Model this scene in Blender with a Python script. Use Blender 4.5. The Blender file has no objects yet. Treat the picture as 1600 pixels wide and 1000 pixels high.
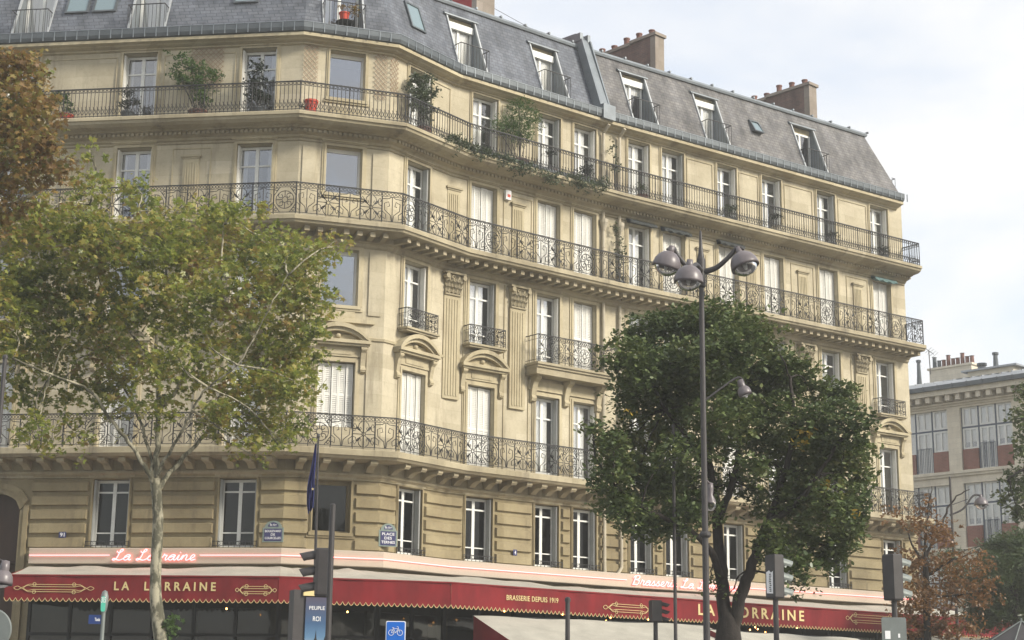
import bpy, math, random
import numpy as np
from mathutils import Vector, Matrix
R = random.Random(7)
NR = np.random.default_rng(11)
scene = bpy.context.scene
COL = scene.collection

# ------------------------------------------------------------------ camera, sky, sun, exposure
FPX, PITCH, ROLL, EYE = 2542.75, 0.230119, 0.0118385, 1.6
cp, sp, cr, sr = math.cos(PITCH), math.sin(PITCH), math.cos(ROLL), math.sin(ROLL)
FW = Vector((0, cp, sp)); U0 = Vector((0, -sp, cp)); R0 = Vector((1, 0, 0))
RT = R0 * cr + U0 * sr; UP = U0 * cr - R0 * sr
cam = bpy.data.cameras.new('camera'); co = bpy.data.objects.new('camera', cam); COL.objects.link(co)
co.matrix_world = Matrix(((RT.x, UP.x, -FW.x, 0), (RT.y, UP.y, -FW.y, 0), (RT.z, UP.z, -FW.z, EYE), (0, 0, 0, 1)))
cam.sensor_width = 36; cam.lens = FPX / 1600 * 36; cam.clip_end = 2000; cam.clip_start = .1
scene.camera = co

SUN_EL, SUN_AZ = math.radians(30), math.radians(118)      # azimuth clockwise from +Y
world = bpy.data.worlds.new('World'); scene.world = world; world.use_nodes = True
nt = world.node_tree; nt.nodes.clear()
def N(t, typ, **k):
    n = t.nodes.new(typ)
    for a, b in k.items():
        if hasattr(n, a): setattr(n, a, b)
        else: n.inputs[a.replace('_', ' ')].default_value = b
    return n
out = N(nt, 'ShaderNodeOutputWorld'); bg = N(nt, 'ShaderNodeBackground')
sky = N(nt, 'ShaderNodeTexSky'); sky.sky_type = 'NISHITA'; sky.sun_disc = False
sky.sun_elevation = SUN_EL; sky.sun_rotation = SUN_AZ; sky.air_density = 1.0; sky.dust_density = 1.0
tc = N(nt, 'ShaderNodeTexCoord'); mp = N(nt, 'ShaderNodeMapping'); mp.inputs['Scale'].default_value = (1, 1, 2.4)
no = N(nt, 'ShaderNodeTexNoise'); no.inputs['Scale'].default_value = 2.3; no.inputs['Detail'].default_value = 6; no.inputs['Roughness'].default_value = .55; no.inputs['Distortion'].default_value = .4
rp = N(nt, 'ShaderNodeValToRGB'); rp.color_ramp.elements[0].position = .36; rp.color_ramp.elements[1].position = .62
mx = N(nt, 'ShaderNodeMix'); mx.data_type = 'RGBA'
CLOUD = 9.4
mx.inputs[7].default_value = (CLOUD, CLOUD * .99, CLOUD * .975, 1)
nt.links.new(tc.outputs['Generated'], mp.inputs[0]); nt.links.new(mp.outputs[0], no.inputs[0]); nt.links.new(no.outputs['Fac'], rp.inputs[0])
mr = N(nt, 'ShaderNodeMapRange'); mr.inputs[3].default_value = .40; mr.inputs[4].default_value = .98
bl = N(nt, 'ShaderNodeVectorMath', operation='SCALE'); bl.inputs['Scale'].default_value = 2.2
nt.links.new(rp.outputs[0], mr.inputs[0]); nt.links.new(mr.outputs[0], mx.inputs[0])
nt.links.new(sky.outputs[0], bl.inputs[0]); nt.links.new(bl.outputs[0], mx.inputs[6]); nt.links.new(mx.outputs[2], bg.inputs[0]); nt.links.new(bg.outputs[0], out.inputs[0])
bg.inputs[1].default_value = .076
sl = bpy.data.lights.new('sun', 'SUN'); so = bpy.data.objects.new('sun', sl); COL.objects.link(so)
sl.energy = 3.3; sl.angle = math.radians(12); sl.color = (1, .93, .80)
sd = Vector((math.sin(SUN_AZ) * math.cos(SUN_EL), math.cos(SUN_AZ) * math.cos(SUN_EL), math.sin(SUN_EL)))
so.rotation_euler = sd.to_track_quat('Z', 'Y').to_euler(); so.location = (40, -20, 60)
vs = scene.view_settings; vs.view_transform = 'Standard'; vs.look = 'None'; vs.exposure = .62; vs.gamma = 1; vs.use_curve_mapping = False
scene.render.engine = 'CYCLES'; scene.cycles.max_bounces = 6; scene.cycles.transparent_max_bounces = 12

# ------------------------------------------------------------------ materials
def mat(name, col, rough=.8, metal=0, var=.0, vscale=3., col2=None, spec=.3, emit=None, es=1, bump=0, bscale=30, stretch=(1, 1, 1), rand=0):
    m = bpy.data.materials.new(name); m.use_nodes = True; t = m.node_tree
    b = t.nodes['Principled BSDF']
    b.inputs['Base Color'].default_value = (*col, 1); b.inputs['Roughness'].default_value = rough; b.inputs['Metallic'].default_value = metal
    b.inputs['Specular IOR Level'].default_value = spec
    tcn = N(t, 'ShaderNodeTexCoord'); g = N(t, 'ShaderNodeNewGeometry')
    mpn = N(t, 'ShaderNodeMapping'); mpn.inputs['Scale'].default_value = stretch
    t.links.new(g.outputs['Position'], mpn.inputs[0])
    if var or col2:
        n1 = N(t, 'ShaderNodeTexNoise'); n1.inputs['Scale'].default_value = vscale; n1.inputs['Detail'].default_value = 7; n1.inputs['Roughness'].default_value = .62
        t.links.new(mpn.outputs[0], n1.inputs[0])
        r1 = N(t, 'ShaderNodeMapRange'); r1.inputs[1].default_value = .33; r1.inputs[2].default_value = .67
        t.links.new(n1.outputs['Fac'], r1.inputs[0])
        x = N(t, 'ShaderNodeMix'); x.data_type = 'RGBA'
        c2 = col2 or tuple(c * (1 - var) for c in col)
        x.inputs[6].default_value = (*c2, 1); x.inputs[7].default_value = (*col, 1)
        t.links.new(r1.outputs[0], x.inputs[0]); t.links.new(x.outputs[2], b.inputs['Base Color'])
        m['_mix'] = x.name
    if bump:
        n2 = N(t, 'ShaderNodeTexNoise'); n2.inputs['Scale'].default_value = bscale; n2.inputs['Detail'].default_value = 5
        t.links.new(g.outputs['Position'], n2.inputs[0])
        bp = N(t, 'ShaderNodeBump'); bp.inputs['Strength'].default_value = bump; bp.inputs['Distance'].default_value = .02
        t.links.new(n2.outputs['Fac'], bp.inputs['Height']); t.links.new(bp.outputs[0], b.inputs['Normal'])
    if emit:
        b.inputs['Emission Color'].default_value = (*emit, 1); b.inputs['Emission Strength'].default_value = es
    return m

def stone_mat(name, ca, cb, stain, joint=.42, jstr=.75, amount=.6):
    """Limestone: tonal patches, vertical rain streaks, soot stains, thin joints."""
    m = bpy.data.materials.new(name); m.use_nodes = True; t = m.node_tree; b = t.nodes['Principled BSDF']
    b.inputs['Roughness'].default_value = .9; b.inputs['Specular IOR Level'].default_value = .15
    g = N(t, 'ShaderNodeNewGeometry')
    def noise(scale, st=(1, 1, 1), det=6, ro=.6):
        mpn = N(t, 'ShaderNodeMapping'); mpn.inputs['Scale'].default_value = st
        n = N(t, 'ShaderNodeTexNoise'); n.inputs['Scale'].default_value = scale; n.inputs['Detail'].default_value = det; n.inputs['Roughness'].default_value = ro
        t.links.new(g.outputs['Position'], mpn.inputs[0]); t.links.new(mpn.outputs[0], n.inputs[0]); return n.outputs['Fac']
    def rng(s, a, c, d=0., e=1.):
        r = N(t, 'ShaderNodeMapRange'); r.inputs[1].default_value = a; r.inputs[2].default_value = c; r.inputs[3].default_value = d; r.inputs[4].default_value = e
        t.links.new(s, r.inputs[0]); return r.outputs[0]
    def mixc(f, a, c):
        x = N(t, 'ShaderNodeMix'); x.data_type = 'RGBA'
        for i, s in ((0, f), (6, a), (7, c)):
            if isinstance(s, tuple): x.inputs[i].default_value = (*s, 1)
            elif isinstance(s, float): x.inputs[i].default_value = s
            else: t.links.new(s, x.inputs[i])
        return x.outputs[2]
    c = mixc(rng(noise(.9), .35, .65), ca, cb)
    c = mixc(rng(noise(1.6, (1, 1, .12), 8, .7), .55, .74, 0, amount), c, stain)
    c = mixc(rng(noise(9, (1, 1, 1), 8, .75), .5, .8, 0, .35), c, tuple(s * .9 for s in stain))
    # per-block tint and joints
    sx = N(t, 'ShaderNodeSeparateXYZ'); t.links.new(g.outputs['Position'], sx.inputs[0])
    a1 = N(t, 'ShaderNodeMath', operation='MULTIPLY_ADD'); a1.inputs[1].default_value = .8; t.links.new(sx.outputs[0], a1.inputs[0])
    a2 = N(t, 'ShaderNodeMath', operation='MULTIPLY'); a2.inputs[1].default_value = .6; t.links.new(sx.outputs[1], a2.inputs[0]); t.links.new(a2.outputs[0], a1.inputs[2])
    cx = N(t, 'ShaderNodeCombineXYZ'); t.links.new(a1.outputs[0], cx.inputs[0]); t.links.new(sx.outputs[2], cx.inputs[1])
    br = N(t, 'ShaderNodeTexBrick'); br.inputs['Scale'].default_value = 1; br.inputs['Brick Width'].default_value = 1.05; br.inputs['Row Height'].default_value = joint
    br.inputs['Mortar Size'].default_value = .006; br.inputs['Mortar Smooth'].default_value = .6
    br.inputs['Color1'].default_value = (.83, .82, .79, 1); br.inputs['Color2'].default_value = (1, 1, 1, 1); br.inputs['Mortar'].default_value = (jstr, jstr * .98, jstr * .95, 1)
    t.links.new(cx.outputs[0], br.inputs['Vector'])
    mu = N(t, 'ShaderNodeMix'); mu.data_type = 'RGBA'; mu.blend_type = 'MULTIPLY'; mu.inputs[0].default_value = 1
    t.links.new(c, mu.inputs[6]); t.links.new(br.outputs['Color'], mu.inputs[7]); t.links.new(mu.outputs[2], b.inputs['Base Color'])
    n2 = noise(45); bp = N(t, 'ShaderNodeBump'); bp.inputs['Strength'].default_value = .25; bp.inputs['Distance'].default_value = .02
    t.links.new(n2, bp.inputs['Height']); t.links.new(bp.outputs[0], b.inputs['Normal'])
    return m

def brickish(name, c1, c2, mortar, bw, rh, ms, ax=(.8, .6), var=.3, rough=.85, offs=.5):
    m = bpy.data.materials.new(name); m.use_nodes = True; t = m.node_tree; b = t.nodes['Principled BSDF']
    b.inputs['Roughness'].default_value = rough; b.inputs['Specular IOR Level'].default_value = .2
    g = N(t, 'ShaderNodeNewGeometry'); sx = N(t, 'ShaderNodeSeparateXYZ'); t.links.new(g.outputs['Position'], sx.inputs[0])
    a1 = N(t, 'ShaderNodeMath', operation='MULTIPLY_ADD'); a1.inputs[1].default_value = ax[0]; t.links.new(sx.outputs[0], a1.inputs[0])
    a2 = N(t, 'ShaderNodeMath', operation='MULTIPLY'); a2.inputs[1].default_value = ax[1]; t.links.new(sx.outputs[1], a2.inputs[0]); t.links.new(a2.outputs[0], a1.inputs[2])
    cx = N(t, 'ShaderNodeCombineXYZ'); t.links.new(a1.outputs[0], cx.inputs[0]); t.links.new(sx.outputs[2], cx.inputs[1])
    br = N(t, 'ShaderNodeTexBrick'); br.inputs['Scale'].default_value = 1; br.inputs['Brick Width'].default_value = bw; br.inputs['Row Height'].default_value = rh
    br.inputs['Mortar Size'].default_value = ms; br.inputs['Color1'].default_value = (*c1, 1); br.inputs['Color2'].default_value = (*c2, 1); br.inputs['Mortar'].default_value = (*mortar, 1)
    br.offset = offs
    t.links.new(cx.outputs[0], br.inputs['Vector'])
    n = N(t, 'ShaderNodeTexNoise'); n.inputs['Scale'].default_value = 1.1; n.inputs['Detail'].default_value = 8; n.inputs['Roughness'].default_value = .7
    mpn = N(t, 'ShaderNodeMapping'); mpn.inputs['Scale'].default_value = (1.6, 1.6, .5); t.links.new(g.outputs['Position'], mpn.inputs[0]); t.links.new(mpn.outputs[0], n.inputs[0])
    r = N(t, 'ShaderNodeMapRange'); r.inputs[1].default_value = .35; r.inputs[2].default_value = .65; r.inputs[3].default_value = 1 - var; r.inputs[4].default_value = 1 + var
    t.links.new(n.outputs['Fac'], r.inputs[0])
    mu = N(t, 'ShaderNodeMix'); mu.data_type = 'RGBA'; mu.blend_type = 'MULTIPLY'; mu.inputs[0].default_value = 1; mu.clamp_result = False
    t.links.new(br.outputs['Color'], mu.inputs[6]); t.links.new(r.outputs[0], mu.inputs[7]); t.links.new(mu.outputs[2], b.inputs['Base Color'])
    return m

def glass_mat(name, tint, refl):
    m = bpy.data.materials.new(name); m.use_nodes = True; t = m.node_tree; t.nodes.clear()
    o = N(t, 'ShaderNodeOutputMaterial'); a = N(t, 'ShaderNodeBsdfTransparent'); a.inputs[0].default_value = (*tint, 1)
    g = N(t, 'ShaderNodeBsdfGlossy'); g.inputs['Roughness'].default_value = .04
    geo = N(t, 'ShaderNodeNewGeometry'); n = N(t, 'ShaderNodeTexNoise'); n.inputs['Scale'].default_value = 1.3
    t.links.new(geo.outputs['Position'], n.inputs[0])
    bp = N(t, 'ShaderNodeBump'); bp.inputs['Strength'].default_value = .12; bp.inputs['Distance'].default_value = .05
    t.links.new(n.outputs['Fac'], bp.inputs['Height']); t.links.new(bp.outputs[0], g.inputs['Normal'])
    f = N(t, 'ShaderNodeFresnel'); f.inputs[0].default_value = 1.5
    ad = N(t, 'ShaderNodeMath', operation='ADD'); ad.inputs[1].default_value = refl; ad.use_clamp = True
    x = N(t, 'ShaderNodeMixShader'); t.links.new(f.outputs[0], ad.inputs[0]); t.links.new(ad.outputs[0], x.inputs[0])
    t.links.new(a.outputs[0], x.inputs[1]); t.links.new(g.outputs[0], x.inputs[2]); t.links.new(x.outputs[0], o.inputs[0])
    return m

def leaf_mat(name, cols, trans=.35):
    m = bpy.data.materials.new(name); m.use_nodes = True; t = m.node_tree; t.nodes.clear()
    o = N(t, 'ShaderNodeOutputMaterial'); g = N(t, 'ShaderNodeNewGeometry')
    r = N(t, 'ShaderNodeValToRGB'); r.color_ramp.interpolation = 'LINEAR'
    el = r.color_ramp.elements
    while len(el) < len(cols): el.new(.5)
    for i, c in enumerate(cols): el[i].position = i / (len(cols) - 1); el[i].color = (*c, 1)
    n = N(t, 'ShaderNodeTexNoise'); n.inputs['Scale'].default_value = .9; n.inputs['Detail'].default_value = 3; t.links.new(g.outputs['Position'], n.inputs[0])
    a = N(t, 'ShaderNodeMath', operation='MULTIPLY_ADD'); a.inputs[1].default_value = .62; t.links.new(g.outputs['Random Per Island'], a.inputs[0])
    b2 = N(t, 'ShaderNodeMath', operation='MULTIPLY_ADD'); b2.inputs[1].default_value = 1.7; b2.inputs[2].default_value = -.66; t.links.new(n.outputs['Fac'], b2.inputs[0])
    t.links.new(b2.outputs[0], a.inputs[2]); t.links.new(a.outputs[0], r.inputs[0])
    d = N(t, 'ShaderNodeBsdfDiffuse'); tr = N(t, 'ShaderNodeBsdfTranslucent'); gl = N(t, 'ShaderNodeBsdfGlossy'); gl.inputs['Roughness'].default_value = .45
    t.links.new(r.outputs[0], d.inputs[0]); t.links.new(r.outputs[0], tr.inputs[0])
    x = N(t, 'ShaderNodeMixShader'); x.inputs[0].default_value = trans; t.links.new(d.outputs[0], x.inputs[1]); t.links.new(tr.outputs[0], x.inputs[2])
    y = N(t, 'ShaderNodeMixShader'); y.inputs[0].default_value = .05; t.links.new(x.outputs[0], y.inputs[1]); t.links.new(gl.outputs[0], y.inputs[2])
    t.links.new(y.outputs[0], o.inputs[0]); return m

M = {}
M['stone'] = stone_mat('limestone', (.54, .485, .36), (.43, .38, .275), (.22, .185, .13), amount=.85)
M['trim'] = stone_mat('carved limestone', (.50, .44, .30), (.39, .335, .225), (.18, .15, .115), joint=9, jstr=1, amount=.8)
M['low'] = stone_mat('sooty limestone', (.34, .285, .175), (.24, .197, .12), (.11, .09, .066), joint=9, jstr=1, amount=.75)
M['slab'] = stone_mat('balcony stone', (.44, .385, .265), (.31, .268, .185), (.13, .112, .088), joint=9, jstr=1, amount=.9)
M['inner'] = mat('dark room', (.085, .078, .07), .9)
M['white'] = mat('white window paint', (.72, .72, .68), .5, var=.12)
M['shut'] = mat('white shutter paint', (.74, .73, .68), .55, var=.14, vscale=2)
M['gshut'] = mat('grey shutter paint', (.40, .41, .40), .55, var=.15)
M['glass'] = glass_mat('window glass', (.93, .94, .94), .20)
M['sglass'] = glass_mat('sky reflecting window glass', (.7, .72, .74), .26)
M['dglass'] = glass_mat('ground storey glass with dark room tint', (.27, .26, .25), .0)  # tint holds the darkness of the rooms behind
M['shopglass'] = glass_mat('shop front glass with dark interior tint', (.12, .115, .11), .0)  # near-black tint stands in for the unlit restaurant inside
M['flash'] = mat('pale lead flashing', (.42, .44, .45), .5, metal=.2, var=.2)
M['bglass'] = glass_mat('large window glass', (.30, .31, .33), .30)
M['curtain'] = mat('net curtain', (.90, .89, .85), .9, var=.18, vscale=14, stretch=(1, 1, .02))
M['iron'] = mat('black wrought iron', (.028, .027, .028), .6, spec=.35, var=.3, vscale=20)
M['zinc'] = mat('zinc sheet', (.22, .245, .265), .45, metal=.35, var=.3, vscale=1.5)
M['gutter'] = mat('zinc gutter', (.11, .125, .135), .5, metal=.35, var=.3, vscale=2)
M['slate'] = brickish('roof slates', (.095, .105, .125), (.135, .145, .165), (.06, .065, .075), .24, .13, .010, var=.35, rough=.6)
M['slatebr'] = brickish('weathered roof slates', (.125, .122, .125), (.17, .162, .155), (.075, .074, .072), .24, .13, .010, var=.42, rough=.7)
M['brick'] = brickish('chimney brick', (.15, .085, .07), (.10, .062, .055), (.13, .11, .095), .22, .075, .008, ax=(-.59, .81), var=.35)
M['redbrick'] = mat('red painted chimney wall', (.33, .035, .035), .8, var=.25, vscale=2)
M['chimend'] = stone_mat('weathered chimney render', (.31, .27, .23), (.23, .195, .165), (.13, .105, .09), joint=.5)
M['terra'] = mat('terracotta', (.20, .10, .08), .85, var=.35, vscale=4)
M['redpot'] = mat('red glazed pot', (.55, .06, .03), .5, var=.15)
M['pipe'] = mat('painted downpipe', (.46, .41, .31), .6, var=.25, vscale=2)
M['fascia'] = mat('cream sign board', (.45, .385, .31), .6, var=.08, vscale=.8)
M['canvas'] = mat('off white canvas', (.43, .41, .35), .9, var=.25, vscale=1.2)
M['red'] = mat('dark red canvas', (.20, .012, .016), .85, var=.4, vscale=1.1, stretch=(1.5, 1.5, .6))
M['gold'] = mat('pale gold lettering', (.62, .50, .24), .6)
M['neon'] = mat('pink neon tube', (.9, .3, .3), .4, emit=(1, .17, .19), es=3.2)
M['black'] = mat('matt black', (.012, .012, .013), .7)
M['post'] = mat('dark painted steel', (.050, .045, .045), .5, spec=.4, var=.25, vscale=6)
M['lampmetal'] = mat('mauve grey lamp enamel', (.15, .13, .135), .38, spec=.5, var=.2, vscale=5)
M['greymetal'] = mat('grey sheet metal', (.20, .22, .21), .5, metal=.3, var=.2, vscale=5)
M['signblue'] = mat('blue enamel sign', (.015, .13, .52), .4)
M['panelblue'] = mat('dull blue panel', (.025, .05, .17), .4)
M['plateblue'] = mat('street plate blue enamel', (.050, .052, .135), .4, var=.2, vscale=12)
M['plategreen'] = mat('street plate green frame', (.22, .27, .24), .5, var=.2, vscale=12)
M['signwhite'] = mat('sign white', (.78, .78, .78), .5)
M['flag'] = mat('deep blue flag cloth', (.025, .03, .12), .8, var=.2, vscale=4)
M['bark'] = mat('pale mottled plane bark', (.36, .33, .24), .9, col2=(.10, .095, .065), vscale=6, stretch=(1, 1, .45), bump=.4)
for nd in M['bark'].node_tree.nodes:
    if nd.type == 'MAP_RANGE': nd.inputs[1].default_value = .45; nd.inputs[2].default_value = .56
M['darkbark'] = mat('dark tree bark', (.045, .038, .033), .9, col2=(.022, .018, .016), vscale=14, stretch=(1, 1, .3), bump=.5)
M['leafplane'] = leaf_mat('plane leaves green to ochre', [(.11, .145, .03), (.165, .205, .04), (.235, .275, .05), (.33, .34, .065), (.36, .30, .075), (.29, .18, .06)], .5)
M['leafbrown'] = leaf_mat('plane leaves rusty', [(.13, .16, .04), (.22, .20, .05), (.27, .17, .05), (.21, .12, .045), (.17, .18, .045)], .4)
M['leafdark'] = leaf_mat('dark lime leaves', [(.042, .064, .022), (.066, .098, .031), (.092, .130, .040), (.125, .16, .05), (.17, .17, .055)], .25)
M['leafyellow'] = leaf_mat('yellowed leaves', [(.25, .17, .02), (.35, .25, .03)], .3)
M['leaforange'] = leaf_mat('orange autumn leaves', [(.12, .095, .04), (.21, .115, .04), (.27, .14, .045), (.20, .10, .04), (.12, .085, .04)], .4)
M['leafgreen'] = leaf_mat('fresh green leaves', [(.04, .09, .015), (.07, .13, .025), (.10, .16, .04)], .35)
M['leafsoft'] = leaf_mat('soft mid green leaves', [(.035, .06, .02), (.06, .095, .03), (.09, .12, .04)], .35)
M['leafivy'] = leaf_mat('grey green ivy', [(.04, .06, .028), (.07, .095, .045), (.10, .12, .06)], .25)
M['leafbox'] = leaf_mat('very dark box leaves', [(.012, .020, .012), (.022, .033, .016)], .1)
M['asphalt'] = mat('asphalt', (.05, .05, .052), .9, var=.3, vscale=2, bump=.3)
M['paving'] = mat('pavement', (.22, .21, .20), .9, var=.25, vscale=1.5)
M['kerb'] = mat('granite kerb', (.30, .29, .28), .9, var=.2)
M['bgstone'] = brickish('pale ashlar', (.66, .60, .48), (.61, .55, .44), (.52, .47, .38), .9, .3, .008, ax=(.79, -.61), var=.1)
M['bgbrick'] = brickish('red brick panel', (.25, .095, .07), (.20, .078, .058), (.24, .17, .14), .22, .075, .008, ax=(.79, -.61), var=.2)
M['bgzinc'] = mat('pale zinc roof', (.34, .36, .38), .4, metal=.3, var=.25, vscale=.8)
M['bluefr'] = mat('blue grey steel frame', (.07, .09, .13), .5)
M['wood'] = mat('dark oak door', (.055, .03, .02), .6, var=.4, vscale=6, stretch=(1, 1, .2))
M['trellis'] = mat('grey brown trellis', (.27, .19, .13), .8)
M['bulb'] = mat('warm bulb', (1, .7, .3), .4, emit=(1, .45, .12), es=9)
M['sunblind'] = mat('dark green blind cloth', (.03, .035, .035), .8)
M['greenblind'] = mat('sea green blind cloth', (.08, .14, .14), .8)
M['lens'] = mat('dark signal lens', (.02, .02, .02), .2, spec=.6)
M['clear'] = glass_mat('clear lamp bowl', (.86, .86, .84), .12)

# ------------------------------------------------------------------ helpers
ORG = {}
class MB:
    def __init__(s): s.v = []; s.f = []; s.m = []
    def add(s, vs_, fs, mi=0):
        b = len(s.v); s.v.extend([tuple(x) for x in vs_]); s.f.extend([tuple(b + i for i in f) for f in fs]); s.m.extend([mi] * len(fs))
    def hexa(s, c, mi=0):      # 8 corners: bottom 4, top 4
        s.add(c, [(0, 3, 2, 1), (4, 5, 6, 7), (0, 1, 5, 4), (1, 2, 6, 5), (2, 3, 7, 6), (3, 0, 4, 7)], mi)
    def box(s, fr, u0, u1, o0, o1, z0, z1, mi=0):
        s.hexa([fr(u0, o1, z0), fr(u1, o1, z0), fr(u1, o0, z0), fr(u0, o0, z0), fr(u0, o1, z1), fr(u1, o1, z1), fr(u1, o0, z1), fr(u0, o0, z1)], mi)
    def quad(s, a, b, c, d, mi=0): s.add([a, b, c, d], [(0, 1, 2, 3)], mi)
    def tube(s, pts, r, n=4, mi=0, caps=True):
        pts = [Vector(p) for p in pts]
        if len(pts) < 2: return
        rs = r if isinstance(r, (list, tuple)) else [r] * len(pts)
        b = len(s.v); prev = None
        for i, p in enumerate(pts):
            d = (pts[min(i + 1, len(pts) - 1)] - pts[max(i - 1, 0)])
            if d.length < 1e-9: d = Vector((0, 0, 1))
            d.normalize()
            if prev is None:
                a = Vector((0, 0, 1)) if abs(d.z) < .9 else Vector((1, 0, 0))
                x = d.cross(a).normalized()
            else:
                x = (prev - d * prev.dot(d))
                x = x.normalized() if x.length > 1e-6 else d.orthogonal().normalized()
            prev = x; y = d.cross(x)
            for k in range(n):
                t = 2 * math.pi * (k + .5) / n; q = p + (x * math.cos(t) + y * math.sin(t)) * rs[i]; s.v.append((q.x, q.y, q.z))
        for i in range(len(pts) - 1):
            for k in range(n):
                k2 = (k + 1) % n
                s.f.append((b + i * n + k, b + i * n + k2, b + (i + 1) * n + k2, b + (i + 1) * n + k)); s.m.append(mi)
        if caps:
            s.f.append(tuple(b + k for k in range(n))[::-1]); s.m.append(mi)
            e = b + (len(pts) - 1) * n; s.f.append(tuple(e + k for k in range(n))); s.m.append(mi)
    def lathe(s, c, prof, n=24, mi=0, axis=None, tilt=None):
        """prof: (r,z) pairs about vertical axis at c; tilt = Matrix 3x3."""
        b = len(s.v); c = Vector(c)
        for r, z in prof:
            for k in range(n):
                t = 2 * math.pi * k / n; q = Vector((r * math.cos(t), r * math.sin(t), z))
                if tilt is not None: q = tilt @ q
                q = q + c; s.v.append((q.x, q.y, q.z))
        for i in range(len(prof) - 1):
            for k in range(n):
                k2 = (k + 1) % n; s.f.append((b + i * n + k, b + i * n + k2, b + (i + 1) * n + k2, b + (i + 1) * n + k)); s.m.append(mi)
    def sweep(s, prof, nodes, mi=0, closed=False):
        """prof: list of (offset,z) swept with mitres along plan nodes."""
        rows = [[(*offp(nodes, i, o), z) for (o, z) in prof] for i in range(len(nodes))]
        np_ = len(prof)
        for a, c in zip(rows, rows[1:]):
            for j in range(np_ - 1 + (1 if closed else 0)):
                k = (j + 1) % np_; s.add([a[j], c[j], c[k], a[k]], [(0, 1, 2, 3)], mi)
        if closed:
            s.add(rows[0], [tuple(range(np_))], mi); s.add(rows[-1], [tuple(range(np_))[::-1]], mi)
    def build(s, name, mats, parent=None, origin=None, smooth=False):
        if not s.v: return None
        if not isinstance(mats, (list, tuple)): mats = [mats]
        V = np.array(s.v, dtype=np.float64)
        if origin is None: origin = V.mean(0); origin[2] = V[:, 2].min()
        origin = Vector(origin)
        me = bpy.data.meshes.new(name); me.from_pydata((V - np.array(origin)).tolist(), [], s.f)
        for x in mats: me.materials.append(M[x] if isinstance(x, str) else x)
        me.polygons.foreach_set('material_index', s.m)
        if smooth: me.polygons.foreach_set('use_smooth', [True] * len(s.f))
        me.update()
        o = bpy.data.objects.new(name, me); COL.objects.link(o)
        if parent: o.parent = parent; o.location = origin - ORG[parent.name]
        else: o.location = origin
        ORG[o.name] = origin
        return o
def tag(o, label=None, cat=None, group=None, kind=None):
    if label: o['label'] = label
    if cat: o['category'] = cat
    if group: o['group'] = group
    if kind: o['kind'] = kind
    return o
def empty(name, loc, label=None, cat=None, group=None):
    o = bpy.data.objects.new(name, None); COL.objects.link(o); o.location = loc; ORG[o.name] = Vector(loc); o.empty_display_size = .3
    return tag(o, label, cat, group)
def ray(px, py): return FW + RT * ((px - 800) / FPX) - UP * ((py - 500) / FPX)
def at(px, py, Y):                                  # the point at ground distance Y seen in that direction
    r = ray(px, py); return Vector((0, 0, EYE)) + r * (Y / r.y)
def atz(px, py, z):
    r = ray(px, py); return Vector((0, 0, EYE)) + r * ((z - EYE) / r.z)

# facade plan
def frame(a, b):
    a = Vector(a); b = Vector(b); d = (b - a).normalized(); n = Vector((d.y, -d.x))
    def fr(u, o, z): return Vector((a.x + d.x * u + n.x * o, a.y + d.y * u + n.y * o, z))
    fr.len = (b - a).length; fr.d = d; fr.n = n; fr.a = a
    def hit(px, py, o=0):
        r = ray(px, py); aa = a + n * o; t = aa.dot(n) / (r.x * n.x + r.y * n.y)
        return Vector((r.x * t, r.y * t)).__sub__(aa).dot(d), EYE + r.z * t
    fr.hit = hit
    return fr
N0 = Vector((-15.902, 48.476)); N1 = Vector((-6.55, 47.183)); N2 = Vector((-3.879, 48.07)); N3 = Vector((-2.054, 50.456)); N5 = Vector((3.2815, 54.789)); N6 = Vector((15.931, 64.017))
dl = (N1 - N0).normalized(); NL = N0 - dl * 7
dr = (N6 - N5).normalized(); nin = Vector((-dr.y, dr.x)); N7 = N6 + nin * 12
PLAN = [NL, N1, N2, N3, N5, N6, N7]; PEND = [NL, N1, N2, N3, N5, N6 - dr * .04]; PTOP = [NL, N1, N2, N3, N5, N6 - dr * .34]
S = [frame(N0, N1), frame(N1, N2), frame(N2, N3), frame(N3, N5), frame(N5, N6), frame(N6, N7)]
def offp(nodes, i, o):
    ds = []
    if i > 0: d = (nodes[i] - nodes[i - 1]).normalized(); ds.append(Vector((d.y, -d.x)))
    if i < len(nodes) - 1: d = (nodes[i + 1] - nodes[i]).normalized(); ds.append(Vector((d.y, -d.x)))
    m = ds[0].copy()
    if len(ds) == 2: m = (ds[0] + ds[1]).normalized()
    p = nodes[i] + m * (o / m.dot(ds[0])); return (p.x, p.y)
FR = [frame(NL, N1), S[1], S[2], S[3], S[4], S[5]]        # frames over the whole plan; first starts 7 m further left
U0L = 7.0
def catmull(pts, n=6):
    P = [pts[0]] + list(pts) + [pts[-1]]; o = []
    for i in range(1, len(P) - 2):
        for k in range(n):
            t = k / n; o.append(tuple(.5 * ((2 * P[i][j]) + (-P[i - 1][j] + P[i + 1][j]) * t + (2 * P[i - 1][j] - 5 * P[i][j] + 4 * P[i + 1][j] - P[i + 2][j]) * t * t + (-P[i - 1][j] + 3 * P[i][j] - 3 * P[i + 1][j] + P[i + 2][j]) * t ** 3) for j in range(len(P[0]))))
    o.append(tuple(pts[-1])); return o
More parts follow.
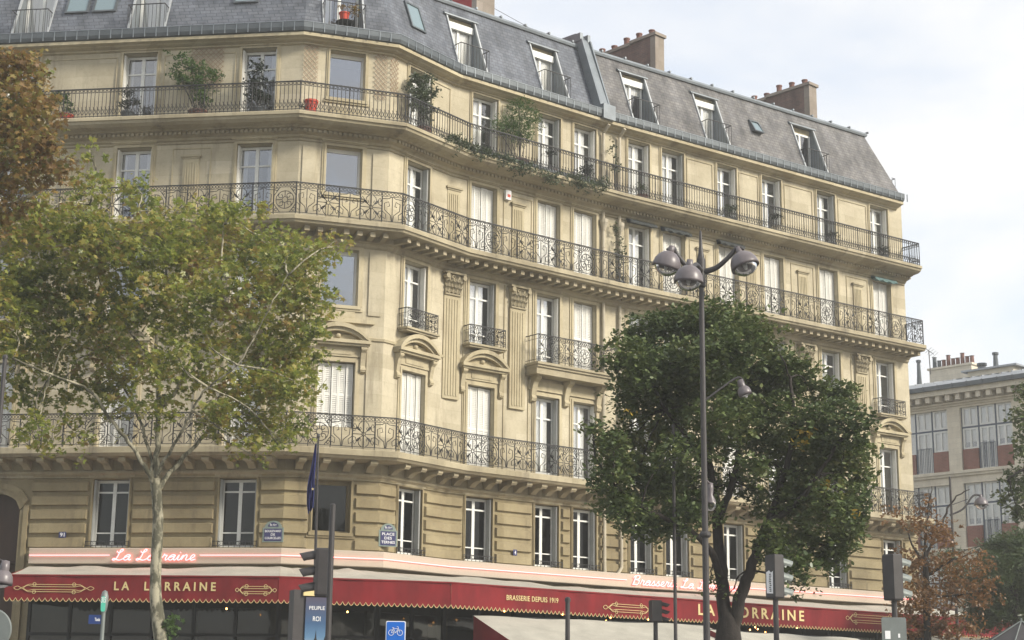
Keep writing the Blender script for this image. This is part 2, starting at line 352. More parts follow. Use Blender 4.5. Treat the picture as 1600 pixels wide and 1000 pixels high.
def text_geo(mb, s, width, height, fn, thick=.008, mi=0, bold=.0, track=1., shear=0):
    """built-in font laid out in a (x 0..width, y 0..height) box, placed by fn(x, y, depth)."""
    c = bpy.data.curves.new('t', 'FONT'); c.body = s; c.size = 1; c.space_character = track; c.offset = bold; c.extrude = .01; c.shear = shear; c.resolution_u = 3
    o = bpy.data.objects.new('t', c); COL.objects.link(o); dg = bpy.context.evaluated_depsgraph_get(); dg.update()
    me = bpy.data.meshes.new_from_object(o.evaluated_get(dg))
    V = [v.co.copy() for v in me.vertices]; F = [tuple(p.vertices) for p in me.polygons]
    bpy.data.objects.remove(o); bpy.data.curves.remove(c); bpy.data.meshes.remove(me)
    if not V: return
    x0 = min(v.x for v in V); x1 = max(v.x for v in V); y0 = min(v.y for v in V); y1 = max(v.y for v in V)
    mb.add([fn((v.x - x0) / (x1 - x0) * width, (v.y - y0) / (y1 - y0) * height, (v.z + .01) / .02 * thick) for v in V], F, mi)

# ------------------------------------------------------------------ ground (structure)
def flat(name, pts, z, m, kind='structure'):
    mb = MB(); mb.add([(x, y, z) for x, y in pts], [tuple(range(len(pts)))]); return tag(mb.build(name, m, origin=(0, 0, z)), kind=kind)
flat('ground', [(-170, -90), (170, -90), (170, 230), (-170, 230)], -.13, 'asphalt')
pv = MB()
rows = [offp(PLAN, i, 7.5) for i in range(len(PLAN) - 1)]; rows2 = [offp(PLAN, i, -.5) for i in range(len(PLAN) - 1)]
for i in range(len(rows) - 1):
    for (za, zb) in ((0, 0),): pv.quad((*rows[i], 0), (*rows[i + 1], 0), (*rows2[i + 1], 0), (*rows2[i], 0))
    pv.quad((*rows[i], -.13), (*rows[i + 1], -.13), (*rows[i + 1], 0), (*rows[i], 0))
tag(pv.build('pavement', 'paving', origin=(0, 44, 0)), kind='structure')
kb = MB(); kb.sweep([(7.5, -.12), (7.8, -.12), (7.8, .004), (7.5, .004)], PLAN[:-1], closed=True); tag(kb.build('kerb', 'kerb', origin=(0, 40, 0)), kind='structure')
ms = MB()
for k in range(9):
    x = -30 + k * 8; ms.add([(x, 22, 0), (x + 3, 22, 0), (x + 3, 22.15, 0), (x, 22.15, 0)], [(0, 1, 2, 3)])
isl = MB(); isl.box(lambda u, o, z: Vector((u, o, z)), -14, 14, 20, 34, -.13, 0); tag(isl.build('traffic_island', 'paving'), kind='structure')

# ================================================================== THE APARTMENT BUILDING
B = empty('apartment_building', (-3.879, 48.07, 0), 'five storey cream stone corner apartment building with iron balconies and slate mansard roof', 'building')
ZB, ZC, ZD, ZA = 18.84, 15.58, 8.67, 21.6
# columns: (segment, u, width, kind)  kind: 'ped' 'pair' 'facet'
COLS = [(0, -3.5, 1.1, 'ped'), (0, .35, 1.1, 'ped'), (0, 4.2, 1.12, 'ped'), (0, 8.05, 1.12, 'ped'), (1, 1.40, 1.13, 'facet'),
        (2, 1.38, 1.10, 'ped'), (3, 1.37, 1.08, 'ped'), (3, 4.17, 1.02, 'pair'), (3, 5.82, 1.04, 'pair'),
        (4, 1.47, 1.02, 'pair'), (4, 3.1, 1.08, 'pair'), (4, 5.80, 1.0, 'ped'), (4, 8.14, 1.04, 'ped'), (4, 11.14, 1.04, 'ped'), (4, 14.22, 1.07, 'ped')]
# style per storey for every column: f french window with curtains, c closed white shutters, p one large pane, d glazing with room darkness in its tint, o open french
STY = {5: 'ffffpffffffffff'.replace(' ', ''),
       4: 'ffffpfcccfcccc' + 'c',
       3: 'fffcpfffcfffff' + 'f',
       2: 'ccccccc' + 'ffffcfff',
       1: 'ddddpdddddddddd'}
HGT = {5: (ZB + .02, 21.28), 4: (ZC + .02, 18.15), 3: (12.72, 14.9), 2: (ZD + .02, 11.42), 1: (5.85, 7.86)}
walls = {k: [] for k in range(6)}
for c, (sg, u, w, k) in enumerate(COLS):
    for L in (5, 4, 3, 2, 1):
        z0, z1 = HGT[L]
        if k == 'facet':
            z0 = {5: 19.72, 4: 16.65, 3: 13.15, 2: 9.45, 1: 6.33}[L]
        if k == 'pair' and L == 3: z0 = 12.42
        if L == 1 and sg == 0 and u == .35: continue
        walls[sg].append((u, w, z0, z1, L, c))
REV = .30
def wall_seg(mb, fr, u0, u1, zs0, zs1, ops, o=0., mi=0):
    us = sorted({u0, u1} | {round(x, 4) for (a, w, *_r) in ops for x in (a - w / 2, a + w / 2)})
    zz = sorted({zs0, zs1} | {round(z, 4) for (a, w, z0, z1) in ops for z in (z0, z1)})
    for i in range(len(us) - 1):
        for j in range(len(zz) - 1):
            uc = (us[i] + us[i + 1]) / 2; zc = (zz[j] + zz[j + 1]) / 2
            if any(a - w / 2 < uc < a + w / 2 and z0 < zc < z1 for a, w, z0, z1 in ops): continue
            mb.quad(fr(us[i], o, zz[j]), fr(us[i + 1], o, zz[j]), fr(us[i + 1], o, zz[j + 1]), fr(us[i], o, zz[j + 1]), mi)
    for a, w, z0, z1 in ops:
        l, r = a - w / 2, a + w / 2; d = o - REV - .02
        mb.quad(fr(l, o, z0), fr(l, d, z0), fr(l, d, z1), fr(l, o, z1), mi); mb.quad(fr(r, d, z0), fr(r, o, z0), fr(r, o, z1), fr(r, d, z1), mi)
        mb.quad(fr(l, o, z1), fr(r, o, z1), fr(r, d, z1), fr(l, d, z1), mi); mb.quad(fr(l, o, z0), fr(r, o, z0), fr(r, d, z0), fr(l, d, z0), mi)
wm = MB()
DOORU, DOORW = .55, 1.75          # arched carriage door at the far left (segment 0)
for sg in range(6):
    fr = S[sg] if sg else S[0]; u0 = -U0L if sg == 0 else 0; u1 = fr.len
    bands = [(8.0, 12.0, (2,)), (12.0, 15.2, (3,)), (15.2, 18.5, (4,)), (18.5, 21.7, (5,))]
    for za, zb, Ls in bands:
        wall_seg(wm, fr, u0, u1, za, zb, [(a, w, z0, z1) for a, w, z0, z1, L, c in walls[sg] if L in Ls])
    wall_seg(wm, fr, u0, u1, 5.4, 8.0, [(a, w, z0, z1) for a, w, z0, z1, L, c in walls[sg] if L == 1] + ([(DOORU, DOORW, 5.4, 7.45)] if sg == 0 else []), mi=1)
# the wall below the sign board: piers and dark shop openings
for sg in range(6):
    fr = S[sg]; u0 = -U0L if sg == 0 else 0; n = max(1, round((fr.len - u0) / 2.7)); st = (fr.len - u0) / n
    ops = [(u0 + (i + .5) * st, st - .5, .4, 4.1) for i in range(n)] if sg < 5 else []
    if sg == 0: ops = [o for o in ops if abs(o[0] - DOORU) > 2.4] + [(DOORU, DOORW, .02, 5.4)]
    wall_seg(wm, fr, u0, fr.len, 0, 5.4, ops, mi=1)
# interior: dark lining and floors
inn = [Vector(offp(PLAN, i, -1.9)) for i in range(len(PLAN) - 1)]
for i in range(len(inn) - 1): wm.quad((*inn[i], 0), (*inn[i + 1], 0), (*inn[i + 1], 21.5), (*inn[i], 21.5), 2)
for zf in (0.05, 5.45, 8.4, 12.1, 15.3, 18.55, 21.5):
    for i in range(len(inn) - 1):
        a = offp(PLAN, i, -.33); b = offp(PLAN, i + 1, -.33)
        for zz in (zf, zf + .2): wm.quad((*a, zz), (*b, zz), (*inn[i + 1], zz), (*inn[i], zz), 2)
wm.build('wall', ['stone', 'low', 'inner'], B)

# ---- rusticated courses of the mezzanine
cz = [5.42 + .412 * i for i in range(7)]
for sg in range(5):
    fr = S[sg]; u0 = -U0L if sg == 0 else 0
    ed = sorted([(a - w / 2 - .13, a + w / 2 + .13) for a, w, z0, z1, L, c in walls[sg] if L == 1] + ([(DOORU - DOORW / 2 - .32, DOORU + DOORW / 2 + .32)] if sg == 0 else []))
    x = u0; piers = []
    for a, b in ed: piers.append((x, a)); x = b
    piers.append((x, fr.len))
    for a, b in piers:
        if b - a < .1: continue
        rs = MB(); aa = a - (.0 if a > u0 + .01 or sg == 0 else -.0); 
        for z in cz:
            h = min(.305, 8.02 - z)
            if h < .1: continue
            e = .028
            c = [fr(a, 0, z), fr(b, 0, z), fr(b, 0, z + h), fr(a, 0, z + h)]; f = .09
            ia = a + (e if a > u0 + .01 else 0); ib = b - (e if b < fr.len - .01 else 0)
            if sg in (0, 1, 2) or True:
                pass
            d = [fr(ia, f, z + e), fr(ib, f, z + e), fr(ib, f, z + h - e), fr(ia, f, z + h - e)]
            if b >= fr.len - .01 and sg in (0, 1): d[1] = Vector((*offp(PLAN, sg + 1, f), z + e)); d[2] = Vector((*offp(PLAN, sg + 1, f), z + h - e))
            if a <= .01 and sg in (1, 2): d[0] = Vector((*offp(PLAN, sg, f), z + e)); d[3] = Vector((*offp(PLAN, sg, f), z + h - e))
            rs.add(c + d, [(4, 5, 6, 7), (0, 1, 5, 4), (1, 2, 6, 5), (2, 3, 7, 6), (3, 0, 4, 7)])
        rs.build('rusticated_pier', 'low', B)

# ---- cornices and balcony slabs
def slab(name, prof, m='slab', nodes=PEND):
    mb = MB(); mb.sweep(prof, nodes); mb.add([(*offp(nodes, 5, o), z) for o, z in prof], [tuple(range(len(prof)))]); return mb.build(name, m, B)
slab('upper_balcony', [(-.02, ZB + .004), (.96, ZB + .004), (.98, ZB - .02), (.98, ZB - .11), (.93, ZB - .13), (.90, ZB - .2), (.78, ZB - .27), (.50, ZB - .3), (.46, ZB - .33), (.30, ZB - .335), (.30, ZB - .43), (.16, ZB - .47), (.12, ZB - .53), (.05, ZB - .56), (.05, ZB - .62), (0, ZB - .64)])
slab('main_balcony', [(-.02, ZC + .004), (.98, ZC + .004), (1.0, ZC - .02), (1.0, ZC - .14), (.95, ZC - .16), (.92, ZC - .22), (.86, ZC - .24), (.18, ZC - .25), (.18, ZC - .42), (.10, ZC - .46), (.08, ZC - .54), (.03, ZC - .58), (0, ZC - .6)])
slab('lower_balcony', [(-.02, ZD + .004), (.98, ZD + .004), (1.0, ZD - .02), (1.0, ZD - .18), (.96, ZD - .2), (.90, ZD - .26), (.84, ZD - .27), (.10, ZD - .28), (.10, ZD - .58), (.16, ZD - .60), (.16, ZD - .66), (.12, ZD - .68), (.07, ZD - .72), (.07, ZD - .78), (0, ZD - .8)])
slab('top_cornice', [(0, 21.33), (.08, 21.36), (.08, 21.40), (.24, 21.44), (.28, 21.47), (.42, 21.5), (.42, 21.6), (-.02, 21.6)], 'trim', PTOP)
slab('string_course', [(0, 12.12), (.05, 12.13), (.07, 12.2), (0, 12.23)], 'trim')
slab('architrave', [(0, 8.02), (.03, 8.02)], 'trim')
# dentils / modillions
md = MB(); dt = MB(); k2 = MB()
for sg in range(5):
    fr = S[sg]; u0 = -U0L if sg == 0 else 0; L = fr.len
    n = int((L - u0) / .38); st = (L - u0) / n
    for i in range(n):
        u = u0 + (i + .5) * st; md.box(fr, u - .08, u + .08, .18, .74, ZC - .40, ZC - .252)
    n = int((L - u0) / .15); st = (L - u0) / n
    for i in range(n):
        u = u0 + (i + .5) * st; dt.box(fr, u - .045, u + .045, .30, .37, ZB - .425, ZB - .338)
    md.build('modillion_row', 'slab', B); dt.build('dentil_row', 'slab', B); md = MB(); dt = MB()

nb = 0
for sg in range(5):
    fr = S[sg]; u0 = -1.2 if sg == 0 else 0; L = fr.len
    n = int((L - u0) / .62); st = (L - u0) / n
    for i in range(n):
        u = u0 + (i + .5) * st; mb = MB(); w = .11
        pr = [(.10, ZD - .565), (.22, ZD - .56), (.30, ZD - .50), (.40, ZD - .44), (.60, ZD - .40), (.74, ZD - .42), (.80, ZD - .36), (.80, ZD - .284), (.10, ZD - .284)]
        A = [fr(u - w, o, z) for o, z in pr]; Bq = [fr(u + w, o, z) for o, z in pr]; n_ = len(pr)
        mb.add(A + Bq, [tuple(range(n_)), tuple(range(n_, 2 * n_))[::-1]] + [(j, j + n_, (j + 1) % n_ + n_, (j + 1) % n_) for j in range(n_)])
        mb.build('console', 'slab', B)

# ---- railings
def arc(cx, cz, r, a0, a1, n=8): return [(cx + r * math.cos(math.radians(a0 + (a1 - a0) * i / n)), cz + r * math.sin(math.radians(a0 + (a1 - a0) * i / n))) for i in range(n + 1)]
def spiral(cx, cz, r0, r1, a0, a1, n=12): return [(cx + (r0 + (r1 - r0) * i / n) * math.cos(math.radians(a0 + (a1 - a0) * i / n)), cz + (r0 + (r1 - r0) * i / n) * math.sin(math.radians(a0 + (a1 - a0) * i / n))) for i in range(n + 1)]
def ornate(mb, P, x0, x1, h, kind, r=.0135):
    """One bay of scrolled ironwork, P(x, z)->point."""
    w = x1 - x0; zt = h - .15; zb = .09; cz_ = (zt + zb) / 2; cx = (x0 + x1) / 2; H = (zt - zb) / 2; W = w / 2
    T = lambda pts, rr=r: mb.tube([P(x, z) for x, z in pts], rr, 3, caps=False)
    mb.tube([P(x0, 0), P(x0, h)], .015, 4)
    nc = max(3, int(w / .095))
    for i in range(nc):
        c = x0 + (i + .5) * w / nc; T(arc(c, h - .075, .045, 0, 360, 7), .011)
    if kind == 0:
        T(arc(cx, cz_, .055, 0, 360, 8))
        for a in range(0, 360, 45):
            L = (W if a % 90 == 0 and a % 180 == 0 else H if a % 90 == 0 else math.hypot(W, H) * .62)
            ca, sa = math.cos(math.radians(a)), math.sin(math.radians(a))
            T([(cx + .055 * ca, cz_ + .055 * sa), (cx + (L - .01) * ca, cz_ + (L - .01) * sa)])
            if a % 90:   # leaf on the diagonal
                q = L * .75; T([(cx + q * ca * .6, cz_ + q * sa * .6), (cx + q * ca - .03 * sa, cz_ + q * sa + .03 * ca), (cx + L * ca, cz_ + L * sa)]); T([(cx + q * ca * .6, cz_ + q * sa * .6), (cx + q * ca + .03 * sa, cz_ + q * sa - .03 * ca), (cx + L * ca, cz_ + L * sa)])
        for sx in (-1, 1):
            for sz in (-1, 1):
                T([(cx + sx * x, cz_ + sz * z) for x, z in [(.06, H * .98), (W * .42, H * .80), (W * .52, H * .45), (W * .36, H * .25), (W * .22, H * .42), (W * .32, H * .55)]])
                T([(cx + sx * x, cz_ + sz * z) for x, z in [(W * .98, .08), (W * .74, H * .28), (W * .66, H * .62), (W * .84, H * .82), (W * .95, H * .62), (W * .85, H * .52)]])
    elif kind == 1:
        rr = min(W, H) * .82
        T(arc(cx, cz_, rr, 0, 360, 16)); T(arc(cx, cz_, rr * .33, 0, 360, 8))
        for a in range(0, 360, 90):
            ca, sa = math.cos(math.radians(a)), math.sin(math.radians(a)); T([(cx + rr * .33 * ca, cz_ + rr * .33 * sa), (cx + rr * ca, cz_ + rr * sa)])
        for a in range(45, 360, 90):
            q = (cx + rr * .6 * math.cos(math.radians(a)), cz_ + rr * .6 * math.sin(math.radians(a))); T(spiral(q[0], q[1], .09, .03, a, a + 320, 9))
        for sx in (-1, 1):
            for sz in (-1, 1): T([(cx + sx * x, cz_ + sz * z) for x, z in [(W * .98, H * .35), (W * .70, H * .70), (W * .45, H * .98)]]); T(spiral(cx + sx * W * .8, cz_ + sz * H * .8, .07, .02, 0, 360, 8))
    else:
        for sx in (-1, 1):
            T([(cx + sx * x, cz_ + z) for x, z in [(.02, -H), (W * .15, -H * .5), (W * .7, -H * .1), (W * .75, H * .45), (W * .35, H * .6), (W * .25, H * .25), (W * .45, H * .2)]])
            T([(cx + sx * x, cz_ + z) for x, z in [(.02, H), (W * .3, H * .85), (W * .9, H * .8)]]); T([(cx + sx * x, cz_ + z) for x, z in [(W * .95, -H * .2), (W * .6, -H * .45), (W * .65, -H * .8), (W * .9, -H * .7)]])
            T([(cx + sx * W * .95, cz_ - H), (cx + sx * W * .95, cz_ + H)])
        T([(cx, cz_ - H), (cx, cz_ + H)])
def rail_line(mb, nodes_fn, z, r):
    mb.tube([(*p, z) for p in nodes_fn], r, 4)
def balcony_rail(name, o, z0, h, bay, kinds):
    mb = MB(); pts = [offp(PEND, i, o) for i in range(len(PEND))]
    q = S[4](S[4].len - .04, 0, 0); pts.append((q.x, q.y))
    mb.tube([(*p, z0 + h) for p in pts], .024, 4); mb.tube([(*p, z0 + h - .15) for p in pts], .010, 4); mb.tube([(*p, z0 + .09) for p in pts], .012, 4)
    cnt = 0
    for i in range(len(pts) - 1):
        a = Vector(pts[i]); b = Vector(pts[i + 1]); L = (b - a).length; d = (b - a) / L
        st0 = L - 8.2 - 3.2 if i == 0 else 0
        n = max(1, round((L - st0) / bay)); w = (L - st0) / n
        for k in range(n):
            x0 = st0 + k * w
            ornate(mb, lambda x, z, a=a, d=d: Vector((a.x + d.x * x, a.y + d.y * x, z0 + z)), x0, x0 + w, h, kinds[cnt % len(kinds)]); cnt += 1
        if i == 0:
            for k in range(int(st0 / .3)): mb.tube([(*(a + d * (k * .3)), z0), (*(a + d * (k * .3)), z0 + h)], .012, 3)
        mb.tube([(*b, z0), (*b, z0 + h)], .02, 4)
    return mb.build(name, 'iron', B)
tag(balcony_rail('railing', .86, ZC, 1.02, .66, [0, 2, 0, 2, 1, 2]), 'scrolled iron railing of the third floor balcony')
tag(balcony_rail('railing', .86, ZD, 1.0, .68, [0, 2, 0, 1, 2]), 'scrolled iron railing of the lowest balcony')
rb = MB(); pts = [offp(PEND, i, .86) for i in range(len(PEND))]; q = S[4](S[4].len - .04, 0, 0); pts.append((q.x, q.y)); h = .96
for zz, rr in ((h, .024), (h - .12, .009), (.07, .012)): rb.tube([(*p, ZB + zz) for p in pts], rr, 4)
for i in range(len(pts) - 1):
    a = Vector(pts[i]); b = Vector(pts[i + 1]); L = (b - a).length; d = (b - a) / L; st0 = L - 12 if i == 0 else 0
    n = round((L - st0) / .125); w = (L - st0) / n
    for k in range(n):
        x = st0 + k * w; Pf = lambda xx, z: Vector((a.x + d.x * xx, a.y + d.y * xx, ZB + z))
        rb.tube([Pf(x, 0), Pf(x, h)], .0115 if k % 12 else .02, 3)
        rb.tube([Pf(*q) for q in arc(x + w / 2, h - .06, .045, 0, 360, 6)], .009, 3, caps=False)
        rb.tube([Pf(*q) for q in [(x, .12), (x + w * .45, .18), (x + w * .5, .26), (x + w * .25, .30), (x + w * .2, .24)]], .011, 3, caps=False)
        rb.tube([Pf(*q) for q in [(x + w, .12), (x + w * .6, .2), (x + w * .9, .34), (x + w * .7, .38)]], .011, 3, caps=False)
tag(rb.build('railing', 'iron', B), 'barred iron railing of the top balcony')

# ---- windows
def slats(mb, fr, a, b, o, z0, z1, mi=0, step=.058):
    mb.box(fr, a, a + .035, o - .02, o + .012, z0, z1, mi); mb.box(fr, b - .035, b, o - .02, o + .012, z0, z1, mi)
    mb.box(fr, a + .035, b - .035, o - .02, o - .014, z0, z1, mi)
    for zz in (z0, (z0 + z1) / 2 - .03, z1 - .06): mb.box(fr, a + .035, b - .035, o - .014, o + .010, zz, zz + .06, mi)
    n = int((z1 - z0) / step)
    for i in range(n):
        z = z0 + .06 + i * step
        if z > z1 - .1: break
        mb.hexa([fr(a + .035, o + .008, z), fr(b - .035, o + .008, z), fr(b - .035, o - .012, z + .03), fr(a + .035, o - .012, z + .03), fr(a + .035, o + .008, z + .008), fr(b - .035, o + .008, z + .008), fr(b - .035, o - .012, z + .038), fr(a + .035, o - .012, z + .038)], mi)
def architrave(fr, u, w, z0, z1, win, m, hood=False, tw=.16):
    mb = MB(); l, r = u - w / 2, u + w / 2; e = .0
    for a, p in ((tw, .035), (tw * .55, .06)):
        mb.box(fr, l - a, l, -.001 - p * .01, p, z0, z1 + a); mb.box(fr, r, r + a, -.001 - p * .01, p, z0, z1 + a); mb.box(fr, l - .0005, r + .0005, -.001 - p * .01, p - .001, z1, z1 + a - .001)
    if hood: mb.box(fr, l - tw - .03, r + tw + .03, .0, .13, z1 + tw + .002, z1 + tw + .045); mb.box(fr, l - tw, r + tw, .0, .09, z1 + tw - .03, z1 + tw + .001)
    return mb.build('surround', m, win)
def curtain_geo(mb, fr, a, b, o, z0, z1, folds=9, amp=.02):
    n = max(6, int((b - a) / .03)); pv_ = None
    for i in range(n + 1):
        x = a + (b - a) * i / n; y = o - .02 + amp * math.sin(i / n * folds * 2 * math.pi + R.random() * .6)
        if pv_: mb.quad(fr(pv_[0], pv_[1], z0), fr(x, y, z0), fr(x, y, z1), fr(pv_[0], pv_[1], z1))
        pv_ = (x, y)
def window(fr, u, w, z0, z1, L, style, kind, c):
    l, r = u - w / 2, u + w / 2; o = -REV + .04
    mb = MB(); g = MB(); t = .05
    win = None
    if style == 'p':
        mb.box(fr, l, l + .07, o - .05, o, z0, z1); mb.box(fr, r - .07, r, o - .05, o, z0, z1); mb.box(fr, l + .07, r - .07, o - .05, o, z1 - .12, z1); mb.box(fr, l + .07, r - .07, o - .05, o, z0, z0 + .07)
        g.quad(fr(l + .07, o - .03, z0 + .07), fr(r - .07, o - .03, z0 + .07), fr(r - .07, o - .03, z1 - .12), fr(l + .07, o - .03, z1 - .12))
        win = mb.build('window', 'white' if L > 1 else 'low', B); g.build('pane', 'bglass' if L > 1 else 'dglass', win)
        s = MB(); s.box(fr, l - .1, r + .1, -.001, .09, z0 - .1, z0); s.box(fr, l - .16, r + .16, -.001, .05, z0 - .16, z0 - .101)
        if L > 1: s.box(fr, l + .06, r - .06, .0, .025, z0 - .85, z0 - .28)
        s.build('sill', 'trim' if L > 1 else 'low', win)
    else:
        dark = L == 1
        mid = u; tz = z1 - (z1 - z0) * (.26 if L != 1 else .2)
        for a, b in ((l + .02, l + .02 + t), (r - .02 - t, r - .02), (mid - .055, mid + .055)): mb.box(fr, a, b, o - .05, o, z0, z1 - .02)
        for a, b in ((l + .02 + t, mid - .055), (mid + .055, r - .02 - t)):
            mb.box(fr, a, b, o - .05, o, z1 - .10, z1 - .02); mb.box(fr, a, b, o - .045, o - .004, tz, tz + .05)
            mb.box(fr, a, b, o - .05, o, z0, z0 + (.28 if L in (2, 4, 5) else .09))
            if L in (1, 3): mb.box(fr, a, b, o - .045, o - .004, z0 + .42, z0 + .455)
            g.quad(fr(a, o - .03, z0 + .09), fr(b, o - .03, z0 + .09), fr(b, o - .03, z1 - .1), fr(a, o - .03, z1 - .1))
        win = mb.build('window', 'white', B); g.build('pane', 'dglass' if dark else 'sglass' if fr is S[0] else 'glass', win)
        if style == 'f':
            cu = MB(); k = R.random()
            a, b = l + .06, mid + (.12 if k < .25 else .28)
            if fr in (S[0],):       # boulevard side: drawn back
                curtain_geo(cu, fr, l + .06, l + .06 + .22 * (.5 + k), o - .13, z0 + .05, z1 - .05, 5); curtain_geo(cu, fr, r - .06 - .2 * (1.2 - k), r - .06, o - .13, z0 + .05, z1 - .05, 5)
            else: curtain_geo(cu, fr, a, b, o - .06, z0 + .05, z1 - .05)  # wide white curtain also stands in for sky reflected in the panes
            cu.build('curtain', 'curtain', win)
        if style == 'c':
            n = 4 if w < 1.1 else 5
            for i in range(n):
                s = MB(); a = l + .015 + (w - .03) * i / n; b = l + .015 + (w - .03) * (i + 1) / n - .014; slats(s, fr, a, b, -.13 - .035 * (i % 2), z0 + .03, z1 - .03); s.build('shutter', 'shut', win)
        else:                       # folded shutters against the reveals
            for sd_, x in ((1, l), (-1, r)):
                s = MB(); f = lambda uu, oo, zz, x=x, sd_=sd_: fr(x + sd_ * oo, -REV + uu, zz)
                s.box(f, .08, .27, .004, .05, z0 + .03, z1 - .03)
                for q in range(int((z1 - z0 - .2) / .1)): s.box(f, .10, .25, .05, .056, z0 + .12 + q * .1, z0 + .17 + q * .1)
                s.build('shutter', 'gshut' if L == 1 or (fr is not S[0] and (c + L) % 3 == 0) else 'shut', win)
    if L in (5,): architrave(fr, u, w, z0, z1, win, 'trim', tw=.10)
    elif L == 4: architrave(fr, u, w, z0, z1, win, 'trim', hood=(c in (0, 1, 2, 3, 4, 5, 6, 7, 8)), tw=.13)
    elif L == 1: architrave(fr, u, w, z0, z1, win, 'low', tw=.07)
    elif L == 3: architrave(fr, u, w, z0, z1, win, 'trim', tw=.15)
    else: architrave(fr, u, w, z0, z1, win, 'trim', tw=.14)
    # roller blinds above some top windows
    if L == 4 and c in (9, 10, 11, 14):
        s = MB(); mm = 'greenblind' if c == 14 else 'sunblind'; n = 12; pv2 = None
        for i in range(n + 1):
            x = l - .12 + (w + .24) * i / n; d = .03 * math.sin(i * 1.7 + c) if c != 9 else 0; zt = z1 + .16
            row = [fr(x, .06, zt), fr(x, .28, zt - .10 + d * .5), fr(x, .33, zt - .22 + d), fr(x, .10, zt - .18 + d)]
            if pv2: s.add(pv2 + row, [(0, 4, 5, 1), (1, 5, 6, 2), (2, 6, 7, 3), (3, 7, 4, 0)])
            pv2 = row
        s.build('roller_blind', mm, win)
    return win
PR = [(0, 6.05), (0, 2.1), (0, -1.6), (3, .12), (3, 2.83), (4, 4.5), (4, 7.0), (4, 9.72), (4, 12.8)]
def pediment(fr, u, par, w=1.9):
    mb = MB(); h = w / 2; z0 = 12.03; n = 14
    # arc band
    for (ra, rb_, o1) in ((0, .13, .34), (.13, .24, .24)):
        prv = None
        for i in range(n + 1):
            t = -1 + 2 * i / n; x = u + t * h; y = z0 + .52 * (1 - t * t) ** .8 * 1.0
            k = 1.0; row = [fr(x, -.01, y + .02 - ra), fr(x, o1, y + .02 - ra), fr(x, o1, max(y + .02 - rb_, z0 - .0)), fr(x, -.01, max(y + .02 - rb_, z0))]
            if prv: mb.add(prv + row, [(0, 4, 5, 1), (1, 5, 6, 2), (2, 6, 7, 3)])
            else: mb.add(row, [(0, 1, 2, 3)])
            prv = row
        mb.add(prv, [(3, 2, 1, 0)])
    mb.box(fr, u - h, u + h, -.01, .345, z0 - .075, z0 + .025); mb.box(fr, u - h + .05, u + h - .05, -.01, .27, z0 - .14, z0 - .076); mb.box(fr, u - h + .12, u + h - .12, -.01, .07, z0 - .45, z0 - .141)
    mb.box(fr, u - .42, u + .42, .07, .09, z0 - .39, z0 - .2)
    mb.box(fr, u - h + .25, u + h - .25, -.01, .06, z0 + .026, z0 + .22)
    mb.lathe(fr(u, .09, z0 + .17), [(0, -.08), (.07, -.05), (.09, 0), (.07, .05), (0, .08)], 10)
    mb.build('pediment', 'trim', par)
    for s_ in (-1, 1):
        b = MB(); x = u + s_ * (h - .17); pr = [(0, z0 - .15), (.24, z0 - .15), (.25, z0 - .24), (.17, z0 - .32), (.12, z0 - .5), (.09, z0 - .7), (.13, z0 - .78), (.12, z0 - .88), (.04, z0 - .93), (0, z0 - .94)]; q = len(pr)
        b.add([fr(x - .075, o, z) for o, z in pr] + [fr(x + .075, o, z) for o, z in pr], [tuple(range(q)), tuple(range(q, 2 * q))[::-1]] + [(j, (j + 1) % q, (j + 1) % q + q, j + q) for j in range(q)])
        b.tube([fr(x - .09, .20, z0 - .2), fr(x + .09, .20, z0 - .2)], .06, 10); b.tube([fr(x - .085, .10, z0 - .82), fr(x + .085, .10, z0 - .82)], .045, 8)
        b.build('bracket', 'trim', par)
def small_balcony(fr, a, b, z, o, par, thick=.12, h=.82):
    mb = MB(); mb.box(fr, a, b, -.01, o, z - thick * .5, z); mb.box(fr, a + .04, b - .04, -.01, o - .06, z - thick, z - thick * .5 - .001)
    if b - a > 2: mb.box(fr, a + .05, b - .05, -.01, o - .12, z - thick * 2.4, z - thick - .001)
    mb.build('balcony_slab', 'slab', par)
    r = MB(); oo = o - .05; aa = a + .06; bb = b - .06
    path = [fr(aa, 0, z), fr(aa, oo, z), fr(bb, oo, z), fr(bb, 0, z)]
    for zz, rr in ((h, .02), (h - .15, .009), (.09, .01)): r.tube([p + Vector((0, 0, zz)) for p in path], rr, 4)
    n = max(2, round((bb - aa) / .55)); w = (bb - aa) / n
    for k in range(n): ornate(r, lambda x, zz: fr(x, oo, z + zz), aa + k * w, aa + (k + 1) * w, h, k % 2, .010)
    r.tube([fr(bb, oo, z), fr(bb, oo, z + h)], .015, 4)
    for s_ in (aa, bb):
        for q in (.33, .66): r.tube([fr(s_, oo * q, z), fr(s_, oo * q, z + h)], .01, 3)
    r.build('railing', 'iron', par)
